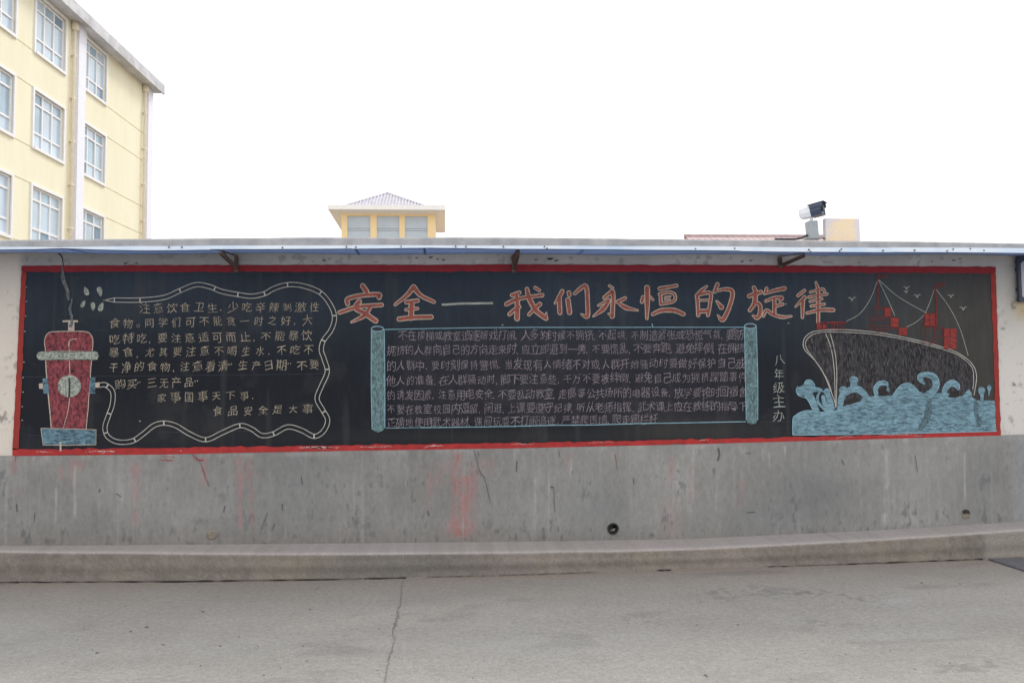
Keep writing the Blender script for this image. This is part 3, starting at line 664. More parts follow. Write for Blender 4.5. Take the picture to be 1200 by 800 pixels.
i.stroke([Bz(312,265), Bz(318,330), Bz(312,400)], 2.2, .0110, sub=3, jit=.3); i.build('dark_outline', chalk('dark_chalk_line', (.10,.10,.095), .3, .7), hy)
i = Ink(); i.poly([Bz(110,625), Bz(300,630), Bz(510,635), Bz(508,745), Bz(300,747), Bz(125,745)], .0098); i.poly([Bz(122,268), Bz(160,265), Bz(170,375), Bz(128,375)], .0104); i.poly([Bz(464,260), Bz(503,258), Bz(503,375), Bz(458,375)], .0104); i.parts('blue_fitting', M['ck_steel'], hy)
i = Ink(); i.stroke([Bz(110,625), Bz(300,630), Bz(510,635), Bz(508,745), Bz(300,747), Bz(125,745), Bz(110,625)], .8, .0110, sub=1, jit=.15)
i.poly([Bz(95,305), Bz(124,300), Bz(124,342), Bz(98,340)], .0112); i.poly([Bz(503,297), Bz(535,293), Bz(533,332), Bz(503,332)], .0112)
i.poly([A(333,505), A(380,505), A(382,586), A(332,586)], .0100); i.stroke([A(290,510), A(350,506), A(410,510)], 2.2, .0106, sub=2, jit=.1); i.parts('pale_fitting', M['ck_cream'], hy)

# hose -------------------------------------------------------------------
hs = [(117,451),(124,451),(132,459),(131.5,474),(127,487),(123,500),(126,511),(138,517.5),(155,516.5),(168,508),(180,498.5),(192,495.5),(206,498.5),(222,508),(241,515),(260,507),(281,498.5),(295,502.5),(306.7,510),(320.6,508),(337,500),(353,503.8),(368,511),(379,505),(384,492),(378,480),(371.5,467),(376.7,452),(383.5,435.7),(380,421),(376.5,410),(379,399),(388,386.5),(392,372.5),(388,358.5),(375.5,343),(355.6,335),(337,333.5),(321,338),(310,344),(295,347),(278.7,345),(260,341.5),(246,336),(229.7,333.5),(211,340.5),(192,348.5),(164,351.5),(134,351.5)]
a, b = rib2(hs, 5.0, sub=5)
b_hs = Ink(); b_hs.stroke(a.tolist()+[(121,352)], .85, .0085, sub=1); b_hs.stroke(b.tolist()+[(121,351.4)], .85, .0085, sub=1)
b_hs.build('chalk_hose', M['ck_white'], board)['label'] = 'double white chalk line of a hose looping round the left text'
i = Ink(); cen = (a+b)/2
for (tx, ty) in [(126,453),(127.5,484),(125,507.5),(157,516),(192.5,496),(241,514.5),(281,498.6),(320.5,508),(369,511),(379,482),(383,434),(379,400),(392,370),(375.5,343),(337,333.5),(310,344),(278.7,345),(251,339),(211,340.5),(164,351.5),(133,351.5)]:
    k = int(np.argmin(np.hypot(cen[:, 0]-tx, cen[:, 1]-ty))); i.stroke([a[k].tolist(), b[k].tolist()], 1.5, .0092, sub=1)
i.parts('hose_ring', M['ck_white'], board)
def drop(cx, cy, ang, s=1):
    pts = []
    for k in range(14):
        t = 2*math.pi*k/14; r = 2.7*s*math.sin(t)*(1-.35*math.cos(t)); q = -5.3*s*math.cos(t)
        pts.append((cx+r*math.cos(ang)-q*math.sin(ang), cy+r*math.sin(ang)+q*math.cos(ang)))
    d = Ink(); d.poly(pts, .0085); d.build('chalk_droplet', M['ck_pale'], board)
for a_ in [(101,341,-.35,1),(117,341.5,2.9,1.1),(97.5,356,.5,.85),(109,359,3.1,.95),(118.5,359.5,.35,1.05)]: drop(*a_)
# filler streak over the old crack
i = Ink(); i.stroke([(73,313),(74,325),(76,333),(79,340),(80,352)], [1,5,4,4.5,3], .0118, sub=5, jit=.35); i.stroke([(85,349),(82,361),(84,372),(83,384)], [1,3.5,3,4.5], .0118, sub=5, jit=.35)
i.parts('filler_streak', M['ck_smear'], board)

# title --------------------------------------------------------------------
def T(ox, oy, s): return lambda pts: [(ox+x/s, oy+y/s) for x, y in pts]
ZA, ZB, ZC, ZD, ZE = T(380,325,7.5), T(580,325,10), T(690,325,10), T(800,325,12), T(870,320,9.23)
title = [
 ('安', ZA, 7.5, [([(338,75),(372,125)],42),([(205,232),(207,188),(330,158),(478,150),(482,178)],36),([(135,308),(300,258),(505,242)],32),([(308,212),(275,268),(350,312),(452,382)],42),([(402,258),(350,335),(240,393)],[36,40,14])]),
 ('全', ZA, 7.5, [([(785,85),(728,155),(622,240)],[44,36,20]),([(785,85),(850,160),(965,216)],[44,34,26]),([(722,218),(820,204)],32),([(718,283),(820,273)],22),([(768,220),(762,355)],46),([(658,366),(780,352),(940,348)],38)]),
 ('我', ZB, 10, [([(200,210),(285,178)],40),([(135,312),(250,258),(400,228),(555,208)],[46,46,34,40]),([(250,200),(262,300),(258,480)],[48,54,60]),([(170,432),(230,378),(285,345)],40),([(375,135),(400,240),(480,385),(598,478)],[40,58,58,50]),([(598,480),(602,415)],[40,10]),([(525,315),(460,372),(400,435)],[50,40,34]),([(470,122),(520,150)],32)]),
 ('们', ZB, 10, [([(788,162),(750,235),(700,305)],[44,44,12]),([(752,230),(760,412)],50),([(866,178),(872,205)],44),([(855,262),(875,410)],54),([(935,190),(990,140),(1068,104),(1085,300),(1083,455),(1010,432)],[30,40,46,46,50,10])]),
 ('永', ZC, 10, [([(242,98),(280,125)],24),([(180,238),(240,190),(285,178),(275,455)],[34,44,44,50]),([(275,455),(232,425)],[30,14]),([(112,328),(235,262)],[20,34]),([(238,275),(165,370),(52,455)],[30,60,12]),([(425,245),(335,285)],36),([(330,280),(430,352),(575,386)],[22,50,12])]),
 ('恒', ZC, 10, [([(683,122),(685,300),(680,480)],[60,56,28]),([(635,232),(622,285)],38),([(722,228),(752,262)],20),([(832,132),(930,114),(1028,96)],[44,34,34]),([(838,200),(845,312)],34),([(828,196),(940,172),(1008,205),(995,278),(852,312)],30),([(888,232),(955,222)],10),([(892,262),(950,255)],10),([(748,430),(850,388),(1000,386),(1108,430)],[34,48,50,44])]),
 ('的', ZD, 12, [([(338,125),(262,190),(196,262)],[24,52,46]),([(202,250),(214,400),(218,530)],48),([(205,250),(300,222),(395,228),(380,400),(355,530)],44),([(225,322),(380,318)],26),([(225,478),(365,470)],52),([(490,98),(450,198)],[50,46]),([(448,198),(600,165),(700,205),(662,400),(565,595),(492,530)],[24,44,56,54,58,10]),([(478,335),(545,418)],[20,66])]),
 ('旋', ZE, 9.23, [([(125,158),(145,200)],40),([(72,248),(200,205)],40),([(140,212),(132,320),(80,402)],[50,50,34]),([(132,312),(188,345),(190,440),(155,482),(112,458)],[30,40,46,44,10]),([(262,165),(250,210)],30),([(238,222),(350,188),(455,165)],[20,34,40]),([(255,302),(340,268),(428,266),(405,300)],[26,30,34,20]),([(345,285),(345,440)],36),([(352,358),(435,335)],28),([(228,462),(260,402),(330,445),(430,474),(530,466)],[26,30,34,32,14])]),
 ('律', ZE, 9.23, [([(672,188),(602,242)],28),([(672,262),(575,362)],[40,14]),([(652,290),(650,478)],[44,26]),([(795,100),(818,200),(820,535)],[16,36,32]),([(735,205),(865,172),(890,205)],[20,24,20]),([(718,258),(915,226)],24),([(733,305),(860,278)],22),([(745,356),(885,336)],24),([(700,432),(840,398),(982,398)],[24,34,38])]),
]
for ch, tf, s, strokes in title:
    e = bpy.data.objects.new('title_character', None); C.objects.link(e); e.parent = board; e['label'] = 'large red chalk character %s outlined in cream' % ch
    o_ = Ink(); r_ = Ink()
    for k, (pts, wd) in enumerate(strokes):
        q = tf(pts); wl = [.90*x/s for x in (wd if hasattr(wd, '__len__') else [wd]*len(pts))]
        o_.stroke(q, [x+1.4 for x in wl], .0080+.00012*k, sub=5, taper=1, jit=.06); r_.stroke(q, [max(.7, x-.7) for x in wl], .0098+.00012*k, sub=5, taper=1, jit=.08)
    o_.build('outline', M['ck_cream'], e); r_.build('stroke_fill', M['ck_red'], e)
i = Ink(); i.stroke([(518,357),(545,355.6),(578,355)], 2.6, .0085, sub=5, jit=.12); i.build('title_dash', M['ck_line'], board)

# small writing ---------------------------------------------------------------
GL = {}
def glyph(ch):
    if ch in GL: return GL[ch]
    cu = bpy.data.curves.new('g', 'FONT'); cu.body = ch; cu.resolution_u = 2; cu.fill_mode = 'FRONT'; cu.size = 1.0; cu.offset = -.010
    ob = bpy.data.objects.new('g', cu); C.objects.link(ob)
    bpy.context.view_layer.update()
    me = ob.evaluated_get(bpy.context.evaluated_depsgraph_get()).to_mesh()
    V = np.array([v.co[:] for v in me.vertices]).reshape(-1, 3)[:, :2] if len(me.vertices) else np.zeros((0, 2))
    Fc = [tuple(p.vertices) for p in me.polygons]
    ob.to_mesh_clear(); bpy.data.objects.remove(ob); bpy.data.curves.remove(cu)
    GL[ch] = (V, Fc); return GL[ch]
def writing(name, text, xs_, ys_, size, mat, off=.0084, pitch=None, slant=-.10, vertical=False, squash=1.0, label=None, single=False):
    spans = []
    """one line of chalk handwriting from (xs_[0], ys_[0]) to (xs_[-1], ys_[-1])"""
    n = len(text); V = []; Fc = []
    wts = np.array([.55 if ch in ',.。“”、' else 1.0 for ch in text]); pos = np.cumsum(wts)-wts/2; pos = pos/wts.sum()
    for k, ch in enumerate(text):
        if ch == ' ': continue
        gv, gf = glyph(ch)
        if not len(gv): continue
        t = pos[k]; cx = np.interp(t, np.linspace(0, 1, len(xs_)), xs_); cy = np.interp(t, np.linspace(0, 1, len(ys_)), ys_)
        q = gv.copy()
        q[:, 0] -= .5 if ch not in ',.。' else .3; q[:, 1] -= .36
        r = random.random; ph = [r()*6.28 for _ in range(6)]; x0, y0 = q[:, 0].copy(), q[:, 1].copy()
        q[:, 0] += .036*np.sin(5*y0+ph[0])+.013*np.sin(11*y0+ph[1])+.010*np.sin(13*x0+ph[5])
        q[:, 1] += .038*np.sin(4*x0+ph[2])+.014*np.sin(9*x0+ph[3])+.010*np.sin(12*y0+ph[4])
        q[:, 1] += q[:, 0]*random.uniform(.02, .14); q[:, 0] += q[:, 1]*random.uniform(-.06, .08)
        s = size*random.uniform(.88, 1.08); a = random.uniform(-.05, .05)
        X_ = q[:, 0]*s*squash*random.uniform(.9, 1.08); Y_ = q[:, 1]*s*random.uniform(.94, 1.06)
        X2 = X_*math.cos(a)-Y_*math.sin(a); Y2 = X_*math.sin(a)+Y_*math.cos(a)
        b0 = len(V); P_ = Wn(cx+random.uniform(-.5, .5)+X2, cy+random.uniform(-.7, .7)-Y2, off); V += P_.tolist(); f0 = len(Fc); Fc += [tuple(b0+i_ for i_ in f) for f in gf]; spans.append((b0, len(V), f0, len(Fc)))
    if single:
        e_ = bpy.data.objects.new(name, None); C.objects.link(e_); e_.parent = board
        if label: e_['label'] = label
        for a0, a1, f0, f1 in spans: mesh('written_character', V[a0:a1], [tuple(i_-a0 for i_ in f) for f in Fc[f0:f1]], mat, e_)
        return e_
    o = mesh(name, V, Fc, mat, board)
    if label: o['label'] = label
    return o
left = [('注意饮食卫生,少吃辛辣刺激性', 162, 376, 361, 359.5), ('食物。同学们可不能贪一时之好,大', 126, 368, 379, 375), ('吃特吃,要注意适可而止,不能暴饮', 126, 368, 397, 393.5),
        ('暴食,尤其要注意不喝生水,不吃不', 126, 370, 412.5, 410), ('干净的食物,注意看清“生产日期”不要', 126, 376, 430.5, 427.5), ('购买“三无产品”', 133, 237, 450, 448),
        ('家事国事天下事,', 181, 303, 466, 463), ('食品安全是大事', 246, 370, 482, 479)]
for t, x0, x1, y0, y1 in left: writing('writing_line', t, [x0, x1], [y0, y1], 12.7, M['ck_text'], single=True, label='line of pale tan chalk characters: '+t)
mid = [(' 不在楼梯或教室追逐嬉戏打闹,人多的时候不拥挤,不起哄,不制造紧张或恐慌气氛,要防', 456, 872, 393.5, 392), ('拥挤的人群向自己的方向走来时,应立即避到一旁,不要慌乱,不要奔跑,避免摔倒,在拥挤', 453, 874, 410.5, 407.5),
       ('的人群中,要时刻保持警惕,当发现有人情绪不对或人群开始骚动时要做好保护自己或', 453, 874, 428.5, 425.5), ('他人的准备,在人群骚动时,脚下要注意些,千万不要被绊倒,避免自己成为拥挤踩踏事件', 453, 876, 446, 441.5),
       ('的诱发因素,注意用电安全,不要乱动教室,走廊等公共场所的电器设备,放学要按时回宿舍', 453, 876, 463.5, 459), ('不要在教室校园内逗留,闲逛,上课要遵守纪律,听从老师指挥,武术课上应在教练的指导下', 453, 876, 480, 475.5),
       ('正确地使用武术器材,课间玩耍不打闹追逐,严禁爬围墙,爬走廊栏杆', 453, 771, 496, 490.5)]
for t, x0, x1, y0, y1 in mid: writing('writing_line', t, [x0, x1], [y0, y1], 13.2, M['ck_text2'], squash=.86, label='line of small mauve chalk characters: '+t.strip())['kind'] = 'stuff'
e = bpy.data.objects.new('class_credit', None); C.objects.link(e)
e.parent = board; e['label'] = 'five white chalk characters written downward: 八年级主办'
for ch, y in zip('八年级主办', (421, 438, 453.5, 470.5, 487)):
    o = writing('written_character', ch, [905.5, 920.5], [y, y], 15, M['ck_line']); o.parent = e

# scroll -----------------------------------------------------------------------
sc_ = bpy.data.objects.new('chalk_scroll', None); C.objects.link(sc_); sc_.parent = board; sc_['label'] = 'unrolled teal chalk scroll framing the middle text'
i = Ink(); i.poly([(435,386),(450,386),(451,470),(451.5,500),(449,504),(443,506.5),(437,504),(435.5,500),(435,450)], .0085); i.build('scroll_roll', M['ck_teal'], sc_)
i = Ink(); i.poly([(872,382),(886.5,382),(888,440),(888,490),(886.5,495.5),(881,497),(875.5,495),(874.5,490),(873.5,440)], .0085); i.build('scroll_roll', M['ck_teal'], sc_)
i = Ink(); i.disc(442.3,385.3,6.6,2.5,.0092); i.disc(879.3,382,6.2,2.3,.0092); i.parts('roll_hollow', M['board'] if False else plain('board_black', BOARD, .6), sc_)
i = Ink(); i.ring(442.3,385.3,7.2,3.1,1.0,.0098); i.ring(879.3,382,6.8,2.8,1.0,.0098); i.stroke([(435.2,386),(435,450),(436,503)], .8, .0098, sub=3); i.stroke([(450.4,386),(451,450),(451,501)], .8, .0098, sub=3)
i.stroke([(872.3,383),(873.5,440),(874.5,492)], .8, .0098, sub=3); i.stroke([(886.3,383),(888,440),(888,492)], .8, .0098, sub=3)
i.stroke([(450,386),(520,384.6),(600,383.6),(740,383.4),(872,383.4)], .8, .0090, sub=6, jit=.05); i.stroke([(452,501.5),(480,501),(495,500.6)], .5, .0090, sub=4); i.stroke([(493,501),(560,500),(600,499.3),(650,498),(700,497.6),(746,496),(790,495.4),(874,493.8)], .9, .0093, sub=4, jit=.06)
i.stroke([(764,379),(765,383)], .8, .0095, sub=1); i.build('scroll_outline', M['ck_blue2'], sc_)

# ship and sea -------------------------------------------------------------------
S = lambda pts: [(920+x/4, 320+y/4) for x, y in pts]
ship = bpy.data.objects.new('chalk_ship', None); C.objects.link(ship); ship.parent = board; ship['label'] = 'chalk drawing of a laden cargo ship with grey hull and red deck load'
hull = [(85,330),(90,308),(105,290),(140,273),(220,266),(310,267),(400,275),(480,286),(560,302),(640,320),(720,342),(790,366),(840,395),(875,425),(892,460),(895,500),(884,570),(860,610),(400,640),(240,640),(232,605),(215,555),(185,480),(145,412),(105,372)]
i = Ink(); i.poly(S(hull), .0072); i.build('hull', M['ck_hull'], ship)
hatch('chalk_hatching', S(hull), 420, 1.5, 8, .8, .0074, M['ck_hullstroke'], ship, .28)
i = Ink()
top = [(240,632),(232,600),(213,550),(184,478),(142,412),(103,372),(86,345),(87,315),(103,291),(140,272),(220,265),(310,266),(400,274),(480,285),(560,301),(640,319),(720,341),(790,364),(842,394),(877,425),(894,460),(897,500),(886,572)]
i.stroke(S(top), .9, .0090, sub=4, jit=.05)
inner = [(222,575),(205,515),(176,460),(138,405),(108,365),(96,338),(100,315),(118,295),(150,281),(220,275),(400,284),(560,311),(700,345),(800,378),(850,412),(878,445),(884,500),(880,545)]
i.stroke(S(inner), .8, .0092, sub=4, jit=.05)
i.stroke(S([(190,283),(215,350),(230,450),(236,625)]), .9, .0094, sub=4); i.stroke(S([(212,283),(232,360),(242,450),(240,622)]), .9, .0096, sub=4); i.build('hull_outline', M['ck_white'], ship)
i = Ink()
for pts in ([(435,30),(400,120),(350,190),(288,225)], [(437,30),(480,120),(515,200)], [(440,32),(530,110),(665,188)], [(703,70),(660,180),(620,225),(570,252)], [(705,72),(770,160),(820,260),(858,385)]):
    i.stroke(S(pts), .75, .0090, sub=5)
i.parts('rigging_line', M['ck_line'], ship)
i = Ink(); f = .0092
def rect(x0, y0, x1, y1, wd=.7): 
    global f
    i.stroke(S([(x0,y0),(x1,y0),(x1,y1),(x0,y1),(x0,y0)]), wd, f, sub=1, jit=.1); f += .00008
for r_ in [(148,235,286,262),(195,235,230,262),(232,240,262,262),(416,160,492,208),(436,170,470,206),(396,208,500,262),(412,220,470,248),(386,248,530,262),(640,254,742,330),(700,262,738,300),(652,188,704,250),(430,262,480,276),(660,270,700,320)]: rect(*r_)
i.stroke(S([(435,10),(436,90),(436,160)]), 1.4, f, sub=2); f += .0002
i.stroke(S([(703,62),(708,150),(710,252)]), 2.0, f, sub=2, jit=.1); f += .0002
i.stroke(S([(436,12),(455,8),(478,16),(440,24)]), 1.0, f, sub=3); f += .0001
i.stroke(S([(704,60),(710,48),(750,54),(708,66)]), 1.2, f, sub=3); f += .0001
for x in (160,180,200,220,245,270): i.stroke(S([(x,238),(x,262)]), .7, f, sub=1); f += .00005
i.stroke(S([(147,236),(215,230),(288,232)]), 1.6, f, sub=2); i.parts('deck_outline', M['ck_redthin'], ship)
i = Ink(); 
for r_ in [(466,162,495,204),(494,208,532,256),(532,254,572,292),(654,190,702,248),(745,258,803,356),(150,240,172,262),(176,240,192,262)]:
    x0, y0, x1, y1 = r_; i.poly(S([(x0,y0),(x1,y0+2),(x1,y1),(x0,y1-3)]), .0115, jit=.15)
i.parts('container', M['ck_redhot'], ship)
i = Ink()
for pts in ([(654,219),(702,219)], [(678,190),(678,248)], [(745,300),(803,302)], [(774,258),(774,350)], [(494,232),(532,232)]): i.stroke(S(pts), .6, .0120+.00005*len(i.V), sub=1)
i.parts('container_seam', M['ck_hull'], ship)

sea = bpy.data.objects.new('chalk_sea', None); C.objects.link(sea); sea.parent = board; sea['label'] = 'light blue chalk waves with curling crests under the ship'
mass = [(36,760),(36,690),(44,670),(60,655),(90,645),(120,645),(150,652),(240,640),(270,625),(300,612),(352,600),(372,570),(400,577),(425,575),(475,574),(505,572),(518,553),(535,532),(560,518),(588,518),(606,530),(625,552),(655,566),(690,566),(735,558),(765,562),(830,578),(848,555),(862,542),(872,558),(878,582),(900,596),(940,596),(992,598),(994,740),(760,746),(500,752),(250,756)]
i = Ink(); i.poly(S(mass), .0100)
f = .0102
def cs(pts, wd):
    global f
    i.stroke(S(pts), [x/4 for x in wd], f, sub=5, taper=1); f += .0001
def cb(x, y, r, r2=None):
    global f
    i.disc(920+x/4, 320+y/4, r/4, (r2 or r)/4, f); f += .0001
cs([(152,655),(128,600),(105,560),(95,545)], [26,34,44,50]); cb(74,552,20,22); cb(112,525,25,26); cs([(130,545),(165,546),(180,556)], [26,16,5])
cs([(190,640),(160,612),(152,580),(165,552)], [16,13,12,9]); cs([(212,640),(185,605),(178,578)], [26,24,16]); cs([(222,632),(212,600),(196,560)], [22,26,26]); cb(196,556,15,17)
cs([(256,640),(262,595),(275,555)], [22,30,32]); cb(272,548,19); cs([(268,575),(310,545),(350,548),(382,580)], [20,34,34,26]); cs([(322,545),(322,505)], [30,34]); cb(322,500,21,18)
cs([(428,575),(425,540),(445,516),(475,520),(482,535)], [20,24,24,16,6]); cb(482,548,8,12); cb(478,516,6,8)
cs([(655,520),(638,502),(636,484),(660,474),(695,486),(708,515),(700,545),(675,565),(655,572)], [6,24,24,24,34,34,34,34,20]); 
cs([(742,565),(758,532),(785,515),(808,530),(812,545)], [20,30,32,26,10])
cs([(922,600),(923,575),(921,556)], [14,16,26]); cb(921,550,17,18); cs([(955,572),(957,545)], [5,14]); cb(957,535,11)
i.build('waves', M['ck_blue'], sea)
lowsea = S([(40,700),(90,650),(250,648),(360,605),(500,585),(560,530),(590,530),(650,578),(830,590),(985,606),(988,736),(760,742),(500,748),(250,752),(40,756)])
hatch('chalk_hatching', lowsea, 260, .0, 9, .7, .0120, M['ck_seastroke'], sea, .22); hatch('chalk_hatching', lowsea, 240, .0, 8, .7, .0122, M['ck_seadark'], sea, .25)
i = Ink(); i.poly(S([(278,615),(300,592),(330,583),(352,592),(340,603),(305,615)]), .0135); i.poly(S([(440,565),(445,545),(468,530),(474,545),(486,560),(470,574),(452,574)]), .0135); i.poly(S([(765,580),(775,558),(800,552),(815,562),(820,574),(800,584)]), .0135)
i.parts('gap_between_waves', chalk('brownish_board_gap', (.075,.06,.055), .3, .7), sea)
i = Ink(); i.stroke(S([(36,758),(36,690),(46,668),(90,645),(130,645),(152,652)]), .9, .0140, sub=3); i.stroke(S([(505,572),(535,532),(562,517),(590,519),(625,552)]), .9, .0140, sub=3)
i.stroke(S([(425,574),(416,545),(430,515),(460,504),(480,512)]), .8, .0142, sub=4); i.stroke(S([(735,560),(750,520),(785,500),(815,520),(818,545)]), .8, .0142, sub=4); i.stroke(S([(622,500),(625,476),(655,466),(705,480),(722,515),(710,550),(690,568)]), .8, .0144, sub=4)
i.stroke(S([(60,530),(52,548),(62,572),(85,580),(105,592),(130,640)]), .8, .0146, sub=4); i.stroke(S([(88,520),(100,502),(122,502),(138,522),(140,548)]), .8, .0146, sub=4)
i.stroke(S([(36,758),(250,756),(500,752),(760,746),(994,740)]), .9, .0150, sub=2); i.parts('wave_outline', M['ck_blue2'], sea)
i = Ink(); i.poly(S([(896,590),(908,610),(903,650),(922,690),(915,722),(903,712),(896,680),(886,640),(890,605)]), .0152); i.poly(S([(668,600),(686,590),(688,650),(672,700),(640,735),(620,735),(650,680)]), .0152); i.parts('rubbed_patch', chalk('rubbed_blue', (.17,.27,.31), .3, .62, 60), sea)
def bird(cx, cy, s):
    d = Ink(); d.stroke([(cx-4.5*s, cy-1.2*s), (cx-2*s, cy-1.6*s), (cx, cy+1*s), (cx+2*s, cy-1.8*s), (cx+4.6*s, cy-1.6*s)], [.4,.9,1.3,.9,.4], .0088, sub=4)
    d.stroke([(cx, cy+.5*s), (cx-.6*s, cy+2.4*s)], [1.2, .5], .0092, sub=1); d.build('chalk_bird', M['ck_line'], board)
for b_ in [(998.5,350.5,1.1),(1062.5,337.5,.9),(1075,347,.95),(1114.5,347,.9),(1129,361.5,1.0),(1062,342,.6)]: bird(*b_)

# faint ruled lines, erased specks
i = Ink()
for pts in ([(28,441.5),(80,441),(200,440)], [(25,510),(60,510),(130,509.5)], [(110,387),(125,387)], [(190,506),(300,505)], [(890,494.3),(925,494)], [(205,440),(380,438)]): i.stroke(pts, .45, .0078, sub=1)
i.parts('faint_ruled_line', M['ck_faint'], board); i = Ink()
for x, y in [(30,336),(30,353),(29,370),(28,388),(27,424),(26,442),(26,459),(25,476),(25,492),(163,493),(588,380.5),(923,378.5),(920,356)]: i.stroke([(x,y),(x+1.8,y+.3)], 1.1, .0079, sub=1)
i.parts('chalk_tick', M['ck_line'], board)

# ------------------------------------------------------------------ things on the coping
captop = float(np.interp(W(985, 280).x, *E_cap))+.012
a = W(966, 279, -.12); b = W(1006.5, 279, -.12); ht = W(985, 256.5, -.12).z-captop
blk = MB(); blk.box((a.x, .09, captop-.006), (b.x, .15, captop+ht)); o = blk.build('concrete_block', M['blockpaint'], bevel=.006)
tag(o, 'peach and lilac stained block sitting on the wall coping beside the camera', 'block')
cam_t = empty('security_camera', (W(952, 279, -.12).x, .12, captop)); tag(cam_t, 'white security camera with dark front on a grey box on the wall top', 'security camera')
L = lambda px_, py_, o=-.12: W(px_, py_, o)
mb = MB(); p0 = L(952.5, 279.5); p1 = L(950.5, 259.5); ax = (p1-p0).normalized()
mb.bar(p0, p1, .095, .085, (0, -1, 0)); mb.build('junction_box', M['grey_metal'], cam_t, bevel=.006)
mb = MB(); mb.bar(p0-Vector((0, 0, .006)), p0+Vector((0, 0, .004)), .15, .11, (0, -1, 0)); mb.build('foot_plate', M['grey_metal'], cam_t)
mb = MB(); mb.tube([p1, L(951, 257), L(950, 254.5)], [.02, .016, .016], 10); mb.build('mount_arm', M['cam_white'], cam_t)
ct = L(951.5, 248); dirv = Vector((.72, -.66, .14)).normalized(); side = dirv.cross(Vector((0, 0, 1))).normalized(); up = side.cross(dirv)
Mx = Matrix((side, dirv, up)).transposed().to_4x4(); Mx.translation = ct
mb = MB(); V = []; hx = [(-.046,-.056),(.046,-.056),(.060,-.01),(.052,.050),(-.052,.050),(-.060,-.01)]
for yy, s in ((-.115, .66), (-.10, .80), (.0, .96)): V += [Mx @ Vector((x*s, yy, z*s)) for x, z in hx]
mb.add(V, [(j*6+k, j*6+(k+1) % 6, (j+1)*6+(k+1) % 6, (j+1)*6+k) for j in range(2) for k in range(6)]+[tuple(range(6))]); mb.build('housing', M['cam_white'], cam_t)
mb = MB(); V = []
for yy, s in ((.0, 1.04), (.105, 1.06), (.095, .8)): V += [Mx @ Vector((x*s, yy, z*s)) for x, z in hx]
mb.add(V, [(j*6+k, j*6+(k+1) % 6, (j+1)*6+(k+1) % 6, (j+1)*6+k) for j in range(2) for k in range(6)]+[tuple(12+k for k in range(6)), tuple(reversed(range(6)))]); mb.build('front_face', M['cam_dark'], cam_t)
mb = MB(); mb.tube([Mx @ Vector((0, .095, 0)), Mx @ Vector((0, .112, 0))], .026, 14); mb.build('lens', M['cable'], cam_t)
mb = MB(); mb.box((-.062, -.02, .055), (.062, .14, .060), Mx); mb.box((-.066, .00, .015), (-.061, .12, .060), Mx); mb.box((.061, .00, .015), (.066, .12, .060), Mx); mb.build('sun_shield', M['cam_dark'], cam_t)
mb = MB(); mb.tube([L(948, 275.5), L(944.5, 276.5), L(939, 279), L(931, 280.2), L(922, 280.3), L(908, 280.2)], .011, 8); mb.build('cable', M['cable'], cam_t, smooth=True)
mb = MB(); mb.tube([L(957, 279.5), L(963, 278.8), L(968, 279.8)], .009, 8); mb.build('cable', M['cable'], cam_t, smooth=True)

# framed panel at the right-hand end
fr = empty('wall_panel', (W(1230, 352).x, 0, W(1197, 352).z)); tag(fr, 'dark steel framed milky panel fixed to the wall under the awning at the right edge', 'panel')
q0 = W(1192, 298, .06); q1 = W(1197, 353, .06); x0, x1, z0, z1 = q0.x, q0.x+.75, q1.z, W(1192, 300, .09).z
mb = MB(); mb.box((x0, -.062, z0), (x0+.032, -.03, z1)); mb.box((x1-.032, -.062, z0), (x1, -.03, z1)); mb.box((x0+.032, -.060, z0), (x1-.032, -.032, z0+.04)); mb.box((x0+.032, -.060, z1-.045), (x1-.032, -.032, z1))
mb.box((x0+.008, -.032, z0+.1), (x0+.03, 0, z0+.13)); mb.box((x0+.008, -.032, z1-.13), (x0+.03, 0, z1-.1)); mb.box((x1-.03, -.032, z0+.1), (x1-.008, 0, z0+.13)); mb.build('frame', M['navy_metal'], fr, bevel=.004)
mb = MB(); mb.box((x0+.032, -.055, z0+.04), (x1-.032, -.04, z1-.045)); mb.build('milky_panel', M['panelwhite'], fr)
mb = MB(); mb.tube([(x0+.02, -.068, z0+.02), (x0+.02, -.025, z0+.02)], .026, 14); mb.tube([(x0+.02, -.068, z1-.045), (x0+.02, -.025, z1-.045)], .022, 14); mb.build('corner_knob', M['navy_metal'], fr)

# dark cover plate in the paving at the right edge
pa, pb_, pc = G(1160, 656), G(1192, 665.5), G(1200, 669)
V0 = [G(1158, 655.8), G(1205, 671), ]; dx = (V0[1]-V0[0]); ex = Vector((1.1, 0.02, 0))
Q = [V0[0], V0[1], V0[1]+ex, V0[0]+ex]; V = [(p.x, p.y, -.01) for p in Q]+[(p.x, p.y, .014) for p in Q]
o = mesh('cover_plate', V, [(0,1,2,3),(7,6,5,4),(0,4,5,1),(1,5,6,2),(2,6,7,3),(3,7,4,0)], M['plate']); tag(o, 'dark cover plate lying in the paving against the kerb at the right edge', 'cover plate')

